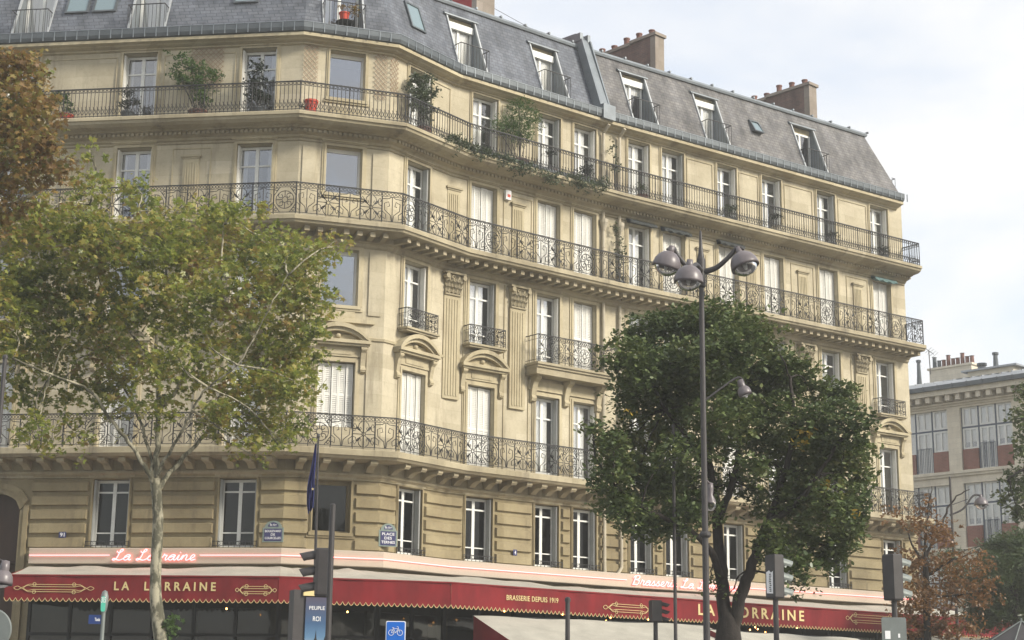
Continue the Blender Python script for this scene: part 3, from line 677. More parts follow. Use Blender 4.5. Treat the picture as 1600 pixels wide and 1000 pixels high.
for sg in range(5):
    for (u, w, z0, z1, L, c) in walls[sg]:
        fr = S[sg]; kind = COLS[c][3]; win = window(fr, u, w, z0, z1, L, STY[L][c], kind, c)
        if L == 2 and kind != 'pair': pediment(fr, u, win, 1.9 if sg else 2.0)
        if L == 3:
            if kind == 'ped': small_balcony(fr, u - .78, u + .78, 12.70, .42, win, .12, .60)
            if kind == 'facet':
                mb = MB(); mb.box(fr, u - 1.1, u + 1.1, -.01, .12, 12.62, 12.74); mb.box(fr, u - .5, u + .5, 0, .03, 12.8, 13.0); mb.build('ledge', 'trim', win)
        if L == 1 and kind != 'facet':
            r = MB()
            for zz in (.04, .16): r.tube([fr(u - w / 2 - .1, .12, z0 + zz), fr(u + w / 2 + .1, .12, z0 + zz)], .013, 4)
            for q in range(9): x = u - w / 2 - .1 + (w + .2) * q / 8; r.tube([fr(x, .12, z0 - .08), fr(x, .12, z0 + .18)], .012, 3)
            for q in range(6): r.tube([fr(x_, .12, z_) for x_, z_ in arc(u - w / 2 + w * (q + .5) / 6, z0 + .1, .05, 0, 360, 7)], .008, 3)
            r.build('window_guard', 'iron', win)
# paired windows share a balcony
for sg, a, b in ((3, 3.15, 6.72), (4, .75, 3.9)):
    fr = S[sg]; par = MB(); par.box(fr, a + .2, b - .2, -.01, .09, 11.58, 11.9)
    for x in (a + .35, (a + b) / 2, b - .35):
        pr = [(0, 12.02), (.42, 12.02), (.42, 11.92), (.26, 11.82), (.18, 11.6), (.14, 11.4), (.18, 11.3), (.14, 11.2), (.0, 11.15)]; q = len(pr)
        par.add([fr(x - .1, o, z) for o, z in pr] + [fr(x + .1, o, z) for o, z in pr], [tuple(range(q)), tuple(range(q, 2 * q))[::-1]] + [(j, (j + 1) % q, (j + 1) % q + q, j + q) for j in range(q)])
    p = par.build('balcony_support', 'trim', B); small_balcony(fr, a, b, 12.40, .75, p, .16, .92)
# pilasters, capitals, panels
def pilaster(fr, u, w, za, zb, cap, m='trim', o=.09):
    mb = MB(); n = 5
    mb.box(fr, u - w / 2, u + w / 2, -.12, o, za, zb)
    fw = w * .8 / n
    for i in range(n):                     # reeds between the flutes
        x = u - w * .4 + (i + .5) * fw; mb.box(fr, x - fw * .24, x + fw * .24, o, o + .022, za + .1, zb - .12)
    p = mb.build('pilaster', m, B)
    c = MB(); z = zb
    if cap:
        H = .68; c.box(fr, u - w * .48, u + w * .48, -.1, o + .05, z, z + .05)
        for r_ in range(3):
            k = 4 if r_ != 1 else 5
            for i in range(k):
                x = u - w * .5 + w * (i + .5) / k; zz = z + .05 + r_ * .18; d = o + .03 + r_ * .035; hw = w / k * .52
                c.add([fr(x - hw, d, zz), fr(x + hw, d, zz), fr(x + hw * .8, d + .05, zz + .16), fr(x, d + .17, zz + .20), fr(x - hw * .8, d + .05, zz + .16), fr(x, d + .06, zz + .05), fr(x, d + .09, zz + .12)], [(0, 5, 4), (5, 1, 2), (5, 6, 4), (5, 2, 6), (6, 2, 3), (4, 6, 3)])
        c.hexa([fr(u - w * .45, o, z), fr(u + w * .45, o, z), fr(u + w * .45, -.1, z), fr(u - w * .45, -.1, z), fr(u - w * .5, o + .03, z + H), fr(u + w * .5, o + .03, z + H), fr(u + w * .55, -.1, z + H), fr(u - w * .55, -.1, z + H)])
        for s_ in (-1, 1):
            c.tube([fr(u + s_ * w * .5, o + .02, z + H - .1), fr(u + s_ * w * .5, o + .22, z + H - .1)], .085, 9); c.tube([fr(u + s_ * w * .16, o + .02, z + H - .12), fr(u + s_ * w * .16, o + .18, z + H - .12)], .06, 8)
        c.box(fr, u - w * .62, u + w * .62, -.1, o + .17, z + H, z + H + .07)
    else:
        c.box(fr, u - w * .56, u + w * .56, -.05, o + .03, z, z + .05); c.box(fr, u - w * .64, u + w * .64, -.05, o + .07, z + .05, z + .11)
    c.build('capital', 'slab', p)  # darker, sooty stone also puts the carving's relief shade into the colour
for sg, u in PR:
    pilaster(S[sg], u, .66, 12.3 if (sg, u) in [(4, 4.5)] else 10.85, 14.2, True)
    pilaster(S[sg], u, .50, ZC + .05, 17.72, False, o=.05)
# panel borders at the fourth floor and the third: slim raised mouldings beside every pilaster
pn = MB()
def border(mb, fr, a, b, z0, z1, o=.028, t=.03):
    mb.box(fr, a, b, 0, o, z1 - t, z1); mb.box(fr, a, a + t, 0, o, z0, z1 - t); mb.box(fr, b - t, b, 0, o, z0, z1 - t)
for sg, u in PR:
    border(pn, S[sg], u - .62, u + .62, ZC + .04, 18.08) if (sg, u) != (3, .12) else None
    for s_ in (-.52, .52): pn.box(S[sg], u + s_ - .015, u + s_ + .015, 0, .03, 8.72, 14.94)
    pn.build('wall_panel', 'trim', B); pn = MB()
for sg, a, b in ((0, -1.6, -.4), (0, 1.1, 3.45), (0, 4.98, 7.3), (2, 2.05, 2.9), (3, 2.1, 3.5), (4, 3.8, 5.1), (4, 6.45, 7.45), (4, 8.85, 10.4), (4, 11.85, 13.5)):
    border(pn, S[sg], a, b, ZB + .05, 21.18); pn.build('wall_panel', 'trim', B); pn = MB()
for sg, L in ((1, 0),):
    for a in (.08, 2.28):
        q = MB()
        for z0, z1 in ((ZC + .1, 18.05), (12.9, 14.9), (ZD + .1, 11.8)): q.box(S[1], a + .02, a + .42, -.001, .045, z0, z1)
        q.build('corner_strip', 'stone', B)
# arched carriage door on the far left
mb = MB(); fr = S[0]; l, r_ = DOORU - DOORW / 2, DOORU + DOORW / 2
prv = None; sp_ = MB()
for i in range(13):
    t = -1 + i / 6; x = DOORU + t * DOORW / 2; z = 6.95 + .5 * math.sqrt(max(0, 1 - t * t))
    if prv:
        sp_.quad(fr(prv[0], .0, prv[1]), fr(x, .0, z), fr(x, .0, 7.46), fr(prv[0], .0, 7.46)); sp_.quad(fr(prv[0], 0, prv[1]), fr(prv[0], -.3, prv[1]), fr(x, -.3, z), fr(x, 0, z))
        for k0, k1, oo in ((0, .14, .06), (.14, .30, .10)):
            c0 = (DOORU + (prv[0] - DOORU) * (1 + k0 * .9), prv[1] + k0); c1 = (DOORU + (x - DOORU) * (1 + k0 * .9), z + k0); d0 = (DOORU + (prv[0] - DOORU) * (1 + k1 * .9), prv[1] + k1); d1 = (DOORU + (x - DOORU) * (1 + k1 * .9), z + k1)
            sp_.hexa([fr(c0[0], 0, c0[1]), fr(c1[0], 0, c1[1]), fr(c1[0], oo, c1[1]), fr(c0[0], oo, c0[1]), fr(d0[0], 0, d0[1]), fr(d1[0], 0, d1[1]), fr(d1[0], oo, d1[1]), fr(d0[0], oo, d0[1])])
    prv = (x, z)
for s_ in (-1, 1):
    for k0, k1, oo in ((0, .126, .06), (.126, .27, .10)):
        a, b = sorted((DOORU + s_ * (DOORW / 2 + k0), DOORU + s_ * (DOORW / 2 + k1))); sp_.box(fr, a, b, -.001, oo, 0, 6.95 + k0)
mb.box(fr, l, r_, -.3, -.24, 0, 7.45)
for a, b in ((l + .1, DOORU - .08), (DOORU + .08, r_ - .1)):
    for z0, z1 in ((.4, 2.2), (2.5, 4.6), (4.9, 6.6)): mb.box(fr, a, b, -.24, -.21, z0, z1)
dd = mb.build('door', 'wood', B); sp_.build('door_surround', 'low', dd)
# downpipes
for sg, u in ((3, 6.62), (4, .50)):
    mb = MB(); fr = S[sg]
    z_ = [21.5, 19.5, ZB + .05]; mb.tube([fr(u, .42, 21.45), fr(u, .12, 21.2), fr(u, .10, 18.9)], .06, 8)
    mb.tube([fr(u, .10, ZB - .55), fr(u, .10, ZC)], .06, 8); mb.tube([fr(u, .10, ZC - .55), fr(u, .10, ZD)], .06, 8)
    mb.tube([fr(u, .14, 8.0), fr(u, .14, 6.0), fr(u - (.2 if sg == 4 else 0), .16, 5.75)], .062, 8)
    for z in (20.4, 17.0, 13.5, 10.5, 7.2): mb.tube([fr(u, .10, z), fr(u, .10, z + .06)], .075, 8)
    for z in (17.9,): mb.lathe(fr(u, .12, z), [(.06, -.28), (.08, -.2), (.14, -.05), (.16, 0), (.16, .12), (.10, .12)], 10)
    mb.build('downpipe', 'pipe', B, smooth=False)

# ---- gutter and mansard
gm = MB(); gm.sweep([(.36, 21.604), (.46, 21.64), (.50, 21.74), (.50, 21.9), (.47, 21.9), (.47, 21.76), (.10, 21.76), (.10, 22.02), (.05, 22.06), (-.02, 22.06)], PTOP); gm.add([(*offp(PTOP, 5, o), z) for o, z in [(.36, 21.604), (.46, 21.64), (.50, 21.74), (.50, 21.9), (.10, 22.02), (-.02, 22.06), (-.02, 21.604)]], [tuple(range(7))])
for sg in range(5):
    fr = S[sg]; u0 = -2 if sg == 0 else 0; n = round((fr.len - u0) / .37)
    for i in range(n): u = u0 + (i + .5) * (fr.len - u0) / n; gm.box(fr, u - .012, u + .012, .48, .515, 21.62, 21.93, 1)
gm.tube([(*offp(PTOP, i, .50), 21.92) for i in range(len(PTOP))], .016, 5, 1)
gm.build('gutter', ['gutter', 'zinc'], B)
RZ0, RZ1, RO0, RO1 = 22.06, 24.75, .0, -1.0
def ro(z): return RO0 + (RO1 - RO0) * (z - RZ0) / (RZ1 - RZ0)
# dormer cuts: (seg, u centre, width, top z, style)
DORM = [(0, .43, 1.2, 24.1, 'f'), (0, 4.3, 1.2, 24.1, 'f'), (1, 1.25, 1.3, 24.1, 'o'), (3, .86, 1.2, 24.2, 'w'), (3, 4.5, 1.2, 24.15, 'w'), (4, 1.85, 1.2, 24.2, 'r'), (4, 5.45, 1.2, 24.2, 'w'), (4, 10.75, 1.25, 24.15, 'o')]
top = [Vector(offp(PLAN, i, RO1)) for i in range(len(PLAN))]; bot = [Vector(offp(PLAN, i, RO0)) for i in range(len(PLAN))]
rf = MB()
for sg in range(6):
    fr = S[sg]; a = fr.a; us0 = -U0L if sg == 0 else 0
    def slope_pt(u, z):   # clamps u to hip lines
        t = (z - RZ0) / (RZ1 - RZ0); i = sg
        pa = bot[i].lerp(top[i], t); pb = bot[i + 1].lerp(top[i + 1], t)
        ua = (pa - fr.a).dot(fr.d); ub = (pb - fr.a).dot(fr.d); return fr(min(max(u, ua), ub), ro(z), z)
    cuts = sorted([(u - w / 2, u + w / 2, zt) for s_, u, w, zt, st in DORM if s_ == sg])
    mi = 0 if sg < 4 else 1
    x = -99
    for a0, b0, zt in cuts + [(99, 99, 0)]:
        rf.quad(slope_pt(x, RZ0), slope_pt(a0, RZ0), slope_pt(a0, RZ1), slope_pt(x, RZ1), mi)
        if a0 < 90: rf.quad(slope_pt(a0, zt), slope_pt(b0, zt), slope_pt(b0, RZ1), slope_pt(a0, RZ1), mi)
        x = b0
# ridge roll at the break and the low-pitched upper roof
rf.sweep([(RO1 + .10, RZ1 - .10), (RO1 + .13, RZ1 - .02), (RO1 + .10, RZ1 + .06), (RO1, RZ1 + .09), (RO1 - .3, RZ1 + .10)], PLAN, 2)
ctr = (top[0] + top[-1]) / 2
up_ = [Vector(offp(PLAN, i, -6.0)) for i in range(len(PLAN) - 1)]
for i in range(len(up_) - 1):
    a, b = offp(PLAN, i, RO1 - .28), offp(PLAN, i + 1, RO1 - .28); rf.quad((*a, RZ1 + .098), (*b, RZ1 + .098), (*up_[i + 1], RZ1 + .5), (*up_[i], RZ1 + .5), 2)
rf.quad((*offp(PLAN, 5, RO1 - .28), RZ1 + .098), (*offp(PLAN, 6, RO1 - .28), RZ1 + .098), (*up_[5], RZ1 + .5), (*up_[5], RZ1 + .5), 2)
for sg in range(5):       # standing lead clips along the ridge
    fr = S[sg]; n = int(fr.len / 1.1)
    for i in range(n): rf.box(fr, .5 + i * 1.1, .56 + i * 1.1, RO1 - .2, RO1 + .15, RZ1 + .06, RZ1 + .13, 2)
# back of the building
rf.quad((*NL, 0), (*(NL + Vector((0, 12))), 0), (*(NL + Vector((0, 12))), 24.8), (*NL, 24.8), 3); rf.quad((*(NL + Vector((0, 12))), 0), (*N7, 0), (*N7, 24.8), (*(NL + Vector((0, 12))), 24.8), 3)
rf.build('roof', ['slate', 'slatebr', 'zinc', 'low'], B)
for (sg, u, w, zt, st) in DORM:
    fr = S[sg]; l, r = u - w / 2, u + w / 2; ob = -.95; mb = MB()
    # cheeks, floor, soffit, edge flashings
    for x in (l, r): mb.add([fr(x, ro(RZ0), RZ0), fr(x, ob, RZ0), fr(x, ob, zt), fr(x, ro(zt), zt)], [(0, 1, 2, 3)], 0)
    mb.quad(fr(l, .05, RZ0), fr(r, .05, RZ0), fr(r, ob, RZ0), fr(l, ob, RZ0), 0)
    for x in (l - .03, r - .03):
        mb.hexa([fr(x, ro(RZ0) - .02, RZ0), fr(x + .06, ro(RZ0) - .02, RZ0), fr(x + .06, ro(RZ0) + .05, RZ0), fr(x, ro(RZ0) + .05, RZ0), fr(x, ro(zt) - .02, zt), fr(x + .06, ro(zt) - .02, zt), fr(x + .06, ro(zt) + .05, zt), fr(x, ro(zt) + .05, zt)], 2)
    mb.hexa([fr(l - .12, ro(zt) + .10, zt - .02), fr(r + .12, ro(zt) + .10, zt - .02), fr(r + .12, -.96, zt + .02), fr(l - .12, -.96, zt + .02), fr(l - .12, ro(zt) + .10, zt + .02), fr(r + .12, ro(zt) + .10, zt + .02), fr(r + .12, ro(zt + .10) + .01, zt + .10), fr(l - .12, ro(zt + .10) + .01, zt + .10)], 0)
    # window wall
    mb.quad(fr(l, ob + .002, zt - .25), fr(r, ob + .002, zt - .25), fr(r, ob + .002, zt), fr(l, ob + .002, zt), 1)
    d = mb.build('dormer', ['zinc', 'trim', 'flash'], B)
    f = MB(); g = MB(); z0, z1 = RZ0 + .02, zt - .25; u_ = (l + r) / 2
    for a, b in ((l + .02, l + .10), (r - .10, r - .02), (u_ - .05, u_ + .05)): f.box(fr, a, b, ob, ob + .06, z0, z1)
    for a, b in ((l + .1, u_ - .05), (u_ + .05, r - .1)): f.box(fr, a, b, ob, ob + .06, z0, z0 + .15); f.box(fr, a, b, ob, ob + .06, z1 - .08, z1)
    if st in 'wr': f.box(fr, l + .02, r - .02, ob + .06, ob + .16, z1 - .18, z1 + .05)
    f.build('window_frame', 'white', d)
    g.quad(fr(l + .1, ob + .03, z0), fr(r - .1, ob + .03, z0), fr(r - .1, ob + .03, z1), fr(l + .1, ob + .03, z1)); g.build('pane', 'glass' if st != 'f' else 'glass', d)
    if st in 'wf':
        s = MB(); s.box(fr, l + .1, r - .1, ob - .03, ob - .01, z0 if st == 'w' else z0, z1); s.build('blind', 'curtain', d)
    elif st == 'r':
        s = MB(); s.box(fr, l + .1, r - .1, ob - .03, ob - .01, z1 - .45, z1); s.box(fr, l + .1, u_ - .1, ob - .03, ob - .01, z0, z1 - .46); s.build('blind', 'curtain', d)
    else:
        s = MB(); s.box(fr, l + .12, l + .42, ob - .03, ob - .01, z0, z1); s.build('blind', 'curtain', d)
    bk = MB(); bk.box(fr, l, r, ob - .5, ob - .45, RZ0, zt); bk.build('back_wall', 'inner', d)
    rl = MB(); hh = .85; path = [fr(l, -.35 if st != 'f' else -.3, RZ0), fr(l, .08, RZ0), fr(r, .08, RZ0), fr(r, -.35, RZ0)]
    rl.tube([p + Vector((0, 0, hh)) for p in path], .018, 4); rl.tube([p + Vector((0, 0, .05)) for p in path], .012, 4)
    for i in range(10): x = l + (r - l) * i / 9; rl.tube([fr(x, .08, RZ0), fr(x, .08, RZ0 + hh)], .010, 3)
    for x in (l, r):
        for o in (-.06, -.2): rl.tube([fr(x, o, RZ0), fr(x, o, RZ0 + hh)], .01, 3)
    rl.build('railing', 'iron', d)
# railing of the return side at the far right end
rl = MB(); fr = S[5]
for z in (RZ0 + .05, RZ0 + .9): rl.tube([fr(.5, .1, z), fr(.5, .30, z), fr(1.8, .30, z)], .018, 4)
for i in range(9): rl.tube([fr(.5 + i * .16, .30, RZ0 - .1), fr(.5 + i * .16, .30, RZ0 + .9)], .012, 3)
rl.build('railing', 'iron', B)
# skylights
def skylight(sg, u, w, za, zb, lift=0.):
    fr = S[sg]; mb = MB(); g = MB()
    P = lambda x, z, o: fr(x, ro(z) + o, z)
    def bx(x0, x1, z0, z1, o0, o1): return [P(x0, z0, o0), P(x1, z0, o0), P(x1, z1, o0), P(x0, z1, o0), P(x0, z0, o1 + (lift if 1 else 0) * ((zb - z0) / (zb - za))), P(x1, z0, o1 + lift * ((zb - z0) / (zb - za))), P(x1, z1, o1 + lift * ((zb - z1) / (zb - za))), P(x0, z1, o1 + lift * ((zb - z1) / (zb - za)))]
    t = .06
    mb.hexa(bx(u - w / 2, u - w / 2 + t, za, zb, -.02, .08)); mb.hexa(bx(u + w / 2 - t, u + w / 2, za, zb, -.02, .08)); mb.hexa(bx(u - w / 2 + t, u + w / 2 - t, za, za + t, -.02, .079)); mb.hexa(bx(u - w / 2 + t, u + w / 2 - t, zb - t, zb, -.02, .079))
    s = mb.build('skylight', 'gutter', B); L = lambda z: lift * ((zb - z) / (zb - za))
    g.quad(P(u - w / 2 + t, za + t, .05 + L(za)), P(u + w / 2 - t, za + t, .05 + L(za)), P(u + w / 2 - t, zb - t, .05), P(u - w / 2 + t, zb - t, .05)); g.build('pane', 'skyglass', s)
M['skyglass'] = mat('skylight glass', (.16, .22, .24), .12, spec=1., metal=.0)
skylight(0, 1.83, .78, 22.88, 23.9); skylight(0, 2.75, .78, 22.88, 23.9); skylight(0, 7.4, .8, 22.98, 24.0); skylight(2, 1.55, .72, 22.85, 23.85); skylight(4, 7.85, .5, 23.15, 23.7, .14)
# zinc covered party wall between the two roofs
mb = MB(); fr = S[3]; prf = [(.35, 21.95), (.30, 22.25), (-.75, 24.95), (-1.0, 25.25), (-6, 25.6), (-6, 24.7), (-.9, 24.6), (-.02, 22.0)]
ua, ub = 6.28, 6.72
mb.add([fr(ua, o, z) for o, z in prf] + [fr(ub, o, z) for o, z in prf], [tuple(range(8)), tuple(range(8, 16))[::-1]] + [(j, (j + 1) % 8, (j + 1) % 8 + 8, j + 8) for j in range(8)])
mb.box(fr, ua - .03, ua + .10, -1.02, -.72, 24.9, 25.2); mb.box(fr, ub - .10, ub + .03, -1.02, -.72, 24.9, 25.2)
for x in (ua - .02, ub - .04): mb.hexa([fr(x, .38, 22.1), fr(x + .06, .38, 22.1), fr(x + .06, .30, 22.1), fr(x, .30, 22.1), fr(x, -.66, 24.95), fr(x + .06, -.66, 24.95), fr(x + .06, -.76, 24.95), fr(x, -.76, 24.95)])
mb.box(fr, ua - .05, ub + .08, .30, .56, 21.58, 22.12)
mb.build('party_wall_capping', 'zinc', B)
# chimneys
def chimney(pf, pb, th, zt, m, pots, stepat, drop, lab):
    """stack running from pf (front, plan) to pb (back), th thick towards the right"""
    L = (pb - pf).length; fr = frame((pf.x, pf.y), (pb.x, pb.y)); mb = MB()
    # in this frame u runs backwards and -o lies to the right of the stack
    segs = [(0, .26, zt, 1), (.26, stepat, zt, 0), (stepat, L, zt - drop, 0)]
    sgn = 1 if fr.n.x > 0 else -1
    a_, b_ = (0, th * sgn) if sgn > 0 else (th * sgn, 0)
    for u0, u1, z, k in segs:
        mb.box(fr, u0, u1, a_, b_, 22.5, z, k); mb.box(fr, u0 - (.07 if u0 == 0 else 0), u1 + (.07 if u1 == L else 0), a_ - .07, b_ + .07, z + .001, z + .12, 1 if k else 2)
    ch = mb.build('chimney', [m, 'chimend', 'chimend'], B)
    for i in range(pots):
        u = L * (i + .6) / pots; z = zt + .12 - (drop if u > stepat else 0); p = MB(); hh = .32 + .06 * ((i * 7) % 3 - 1)
        p.lathe(fr(u, (a_ + b_) / 2, z), [(.13, 0), (.12, .05), (.11, hh * .5), (.11, hh - .06), (.13, hh - .05), (.13, hh), (.10, hh), (.09, .1)], 12); p.build('chimney_pot', 'terra', ch)
c1 = atz(1019, 56, 26.5); c2 = atz(940, 86, 26.5); dd1 = (Vector((c2.x, c2.y)) - Vector((c1.x, c1.y))); print('CHIM', c1, c2, dd1.length)
pf1 = S[4](3.66, -1.5, 0); pf2 = S[4](12.05, -1.5, 0); dn = dd1.normalized()
chimney(Vector((pf1.x, pf1.y)), Vector((pf1.x, pf1.y)) + dn * 6.6, .50, 26.5, 'brick', 10, 1.3, .06, 0)
chimney(Vector((pf2.x, pf2.y)), Vector((pf2.x, pf2.y)) + dn * 6.6, .50, 26.5, 'brick', 10, 2.2, .06, 0)
pf3 = S[3](2.10, -1.5, 0); chimney(Vector((pf3.x, pf3.y)), Vector((pf3.x, pf3.y)) + dn * 6.5, .85, 29.5, 'redbrick', 0, 2, 0, 0)
mb = MB(); ca = at(770, 12, 54); cb_ = at(885, 66, 56); mb.tube([ca, (ca + cb_) / 2 - Vector((0, 0, .12)), cb_], .012, 3); mb.build('aerial_cable', 'iron', B)
mb = MB(); v = at(829, 62, 54); mb.lathe((v.x, v.y, v.z - .3), [(.07, 0), (.07, .3), (.14, .34), (.14, .37), (.03, .45)], 10); mb.build('roof_vent', 'gutter', B)

# ================================================================== SIGN BAND, NEON, AWNING
SG = MB(); SG.sweep([(.0, 5.80), (.34, 5.80), (.36, 5.78), (.36, 5.36), (.34, 5.34), (.0, 5.34)], [N0 + dl * 1.95, N1, N2, N3, N5, N6])
a0 = N0 + dl * 1.95; ef = frame(a0, N1); SG.add([ef(0, 0, 5.34), ef(0, .36, 5.34), ef(0, .36, 5.80), ef(0, 0, 5.80)], [(0, 1, 2, 3)])
tag(SG.build('sign_board', 'fascia'), 'long cream sign board running round the building above the big red awning', 'sign board')
GL = {'L': (.66, [(.14, .86), (.26, .72), (.44, .80), (.52, .98), (.42, 1.04), (.34, .88), (.30, .5), (.22, .12), (.08, .0), (.0, .08), (.10, .16), (.28, .05), (.48, 0), (.66, .12)]),
      'B': (.72, [(.06, .72), (.2, .96), (.24, .7), (.16, .2), (.10, 0), (.18, .5), (.26, .9), (.48, 1.02), (.60, .86), (.50, .64), (.28, .54), (.56, .50), (.60, .24), (.44, .02), (.20, .04), (.14, .16)]),
      'a': (.56, [(.0, .1), (.10, .24), (.44, .44), (.28, .52), (.12, .38), (.07, .14), (.18, .0), (.34, .12), (.45, .48), (.40, .14), (.46, .0), (.56, .1)]),
      'o': (.54, [(.0, .1), (.12, .3), (.30, .52), (.12, .38), (.08, .14), (.2, 0), (.38, .12), (.42, .36), (.30, .52), (.38, .42), (.54, .46)]),
      'r': (.42, [(.0, .1), (.10, .40), (.14, .58), (.20, .46), (.33, .46), (.27, .18), (.32, 0), (.42, .1)]),
      'i': (.28, [(.0, .1), (.14, .5), (.10, .14), (.18, 0), (.28, .1)]),
      'n': (.56, [(.0, .1), (.12, .5), (.08, .02), (.18, .36), (.32, .52), (.38, .38), (.36, .08), (.44, 0), (.56, .1)]),
      'e': (.42, [(.0, .1), (.20, .22), (.32, .40), (.22, .52), (.09, .36), (.08, .12), (.2, 0), (.42, .1)]),
      's': (.40, [(.0, .1), (.22, .54), (.22, .38), (.33, .18), (.22, 0), (.06, .05), (.2, .02), (.40, .1)]), ' ': (.34, [])}
def neon_text(mb, s, fr, u0, u1, o, z0, hgt, r=.014):
    tot = sum(GL[c][0] for c in s); x = 0; k = (u1 - u0) / tot
    for c in s:
        w, p = GL[c]
        if p:
            q = catmull([(a, b) for a, b in p], 4); mb.tube([fr(u0 + (x + a) * k + b * hgt * .28, o, z0 + b * hgt) for a, b in q], r, 6)
            if c == 'i': mb.tube([fr(u0 + (x + .16) * k + .7 * hgt * .28, o, z0 + .70 * hgt), fr(u0 + (x + .19) * k + .72 * hgt * .28, o, z0 + .75 * hgt)], r, 6)
        x += w
ns = empty('neon_sign', S[0](5.7, .42, 5.45), 'pink neon script reading La Lorraine with its glowing line, behind the pale plane trunk', 'neon sign')
mb = MB(); neon_text(mb, 'La Lorraine', S[0], 4.52, 7.0, .42, 5.44, .30); mb.build('lettering', 'neon', ns)
nz = 5.585
mb = MB(); mb.tube([S[0](1.99, .41, nz), S[0](4.42, .41, nz)], .011, 6); mb.build('neon_line', 'neon', ns)
mb = MB(); p1 = offp(PLAN, 1, .41); p2 = offp(PLAN, 2, .41); p3 = offp(PLAN, 3, .41)
mb.tube([S[0](7.14, .41, nz), (*p1, nz), (*p2, nz)], .011, 6); mb.build('neon_line', 'neon', ns)
n2 = empty('neon_sign', S[4](2.5, .42, 5.45), 'pink neon script reading Brasserie La Lorraine behind the lamp post, with its glowing line', 'neon sign')
mb = MB(); neon_text(mb, 'Brasserie La Lorraine', S[4], .70, 5.6, .42, 5.44, .31); mb.build('lettering', 'neon', n2)
mb = MB(); mb.tube([(*p2, nz), (*p3, nz), (*offp(PLAN, 4, .41), nz), S[4](.5, .41, nz)], .011, 6); mb.build('neon_line', 'neon', n2)
mb = MB(); mb.tube([S[4](5.8, .41, nz), S[4](15.6, .41, nz)], .011, 6); mb.build('neon_line', 'neon', n2)

AWT, AWB = 4.83, 4.22
fp = [atz(9, 899, AWT), atz(436, 902, AWT), atz(705, 911, AWT), atz(1130, 941, AWT), atz(1640, 976, AWT)]
fp = [Vector((p.x, p.y)) for p in fp]
# keep the front of the awning straight over each face of the corner
AW = empty('awning', (fp[1].x, fp[1].y, 0), 'long restaurant awning with off white top and dark red scalloped front around the corner', 'awning')
bk = [Vector(offp([N0 + dl * 1.95, N1], 0, .30)), Vector(offp(PLAN, 1, .30)), Vector(offp(PLAN, 2, .30)), Vector(offp(PLAN, 4, .30)), Vector(offp(PLAN, 5, .30)) + dr * 1.0]
mb = MB(); sub = 18
def lerp(a, b, t): return a + (b - a) * t
for i in range(4):
    for k in range(sub):
        t0, t1 = k / sub, (k + 1) / sub
        for j in range(3):
            s0, s1 = j / 3, (j + 1) / 3
            def P(t, s, i=i):
                a = lerp(bk[i], bk[i + 1], t); b = lerp(fp[i], fp[i + 1], t); q = lerp(a, b, s)
                zt = 5.27 + .03 * math.sin(t * 9 + i * 2) - (.04 * abs(math.sin(t * math.pi * 4 + i)))
                return Vector((q.x, q.y, lerp(zt, AWT + .01, s) - .05 * math.sin(s * math.pi) + .012 * math.sin(t * 31 + s * 4 + i)))
            mb.quad(P(t0, s0), P(t1, s0), P(t1, s1), P(t0, s1))
mb.build('canopy', 'canvas', AW, smooth=True)
def valance(fa, fb, zt, zb, par, m='red', sc=.165, gold=True, trim='gold', ):
    d = (fb - fa); L = d.length; fr = frame(fa, fb); mb = MB(); n = max(1, round(L / sc)); w = L / n; tr = MB(); line = []
    nn = max(1, int(L / .5))
    wv = lambda x: .012 * math.sin(x * 2.3) + .008 * math.sin(x * 5.1 + 1)
    for k in range(n):
        x0, x1 = k * w, (k + 1) * w; pts = [(x0 + w * j / 6, zb - .10 * math.sin(math.pi * j / 6)) for j in range(7)]
        vv = [fr(x0, wv(x0), zt), fr(x1, wv(x1), zt)] + [fr(x, wv(x), z) for x, z in pts[::-1]]; mb.add(vv, [tuple(range(len(vv)))[::-1]])
        line += [fr(x, wv(x) + .006, z + .006) for x, z in pts[:-1]]
    line.append(fr(L, wv(L), zb)); v = mb.build('valance', m, par); tr.tube(line, .009, 4, caps=False); tr.build('scalloped_trim', trim, v)
    return fr, wv, v
VF = [valance(fp[i], fp[i + 1], AWT, AWB, AW) for i in range(4)]
mb = MB(); mb.tube([(*p, AWT + .005) for p in fp], .03, 6); mb.build('front_bar', 'red', AW)
# left end: side gable
mb = MB(); mb.add([(*bk[0], 5.25), (*fp[0], AWT), (*fp[0], AWB), (*bk[0], AWB)], [(0, 1, 2, 3)]); mb.build('side_panel', 'red', AW)
for t in range(0, 5):
    mb = MB(); mb.tube([(*bk[t], 4.9), (*((bk[t] + fp[t]) / 2), 4.55), (*fp[t], AWT - .04)], .025, 6); mb.build('folding_arm', 'post', AW)
def uof(i, px, py):                       # position along valance i of a point seen at px, py
    return VF[i][0].hit(px, py, .02)
def letters(i, s, pa, pb, yb, h, bold=.0, track=1., fine=False, name='lettering'):
    u0 = uof(i, pa, yb)[0]; u1 = uof(i, pb, yb)[0]; z = uof(i, (pa + pb) / 2, yb)[1]; mb = MB(); fr, wv, v = VF[i]
    text_geo(mb, s, u1 - u0, h, lambda x, y, d: fr(u0 + x, .022 + d + wv(u0 + x), z + y), .006, bold=bold, track=track); mb.build(name, 'gold', v)
letters(0, 'LA  LORRAINE', 178, 337, 923, .24, .022, 1.55)
letters(3, 'LA  LORRAINE', 1091, 1256, 966, .36, .022, 1.45)
letters(2, 'BRASSERIE DEPUIS 1919', 792, 872, 940, .15, .006, 1.05)
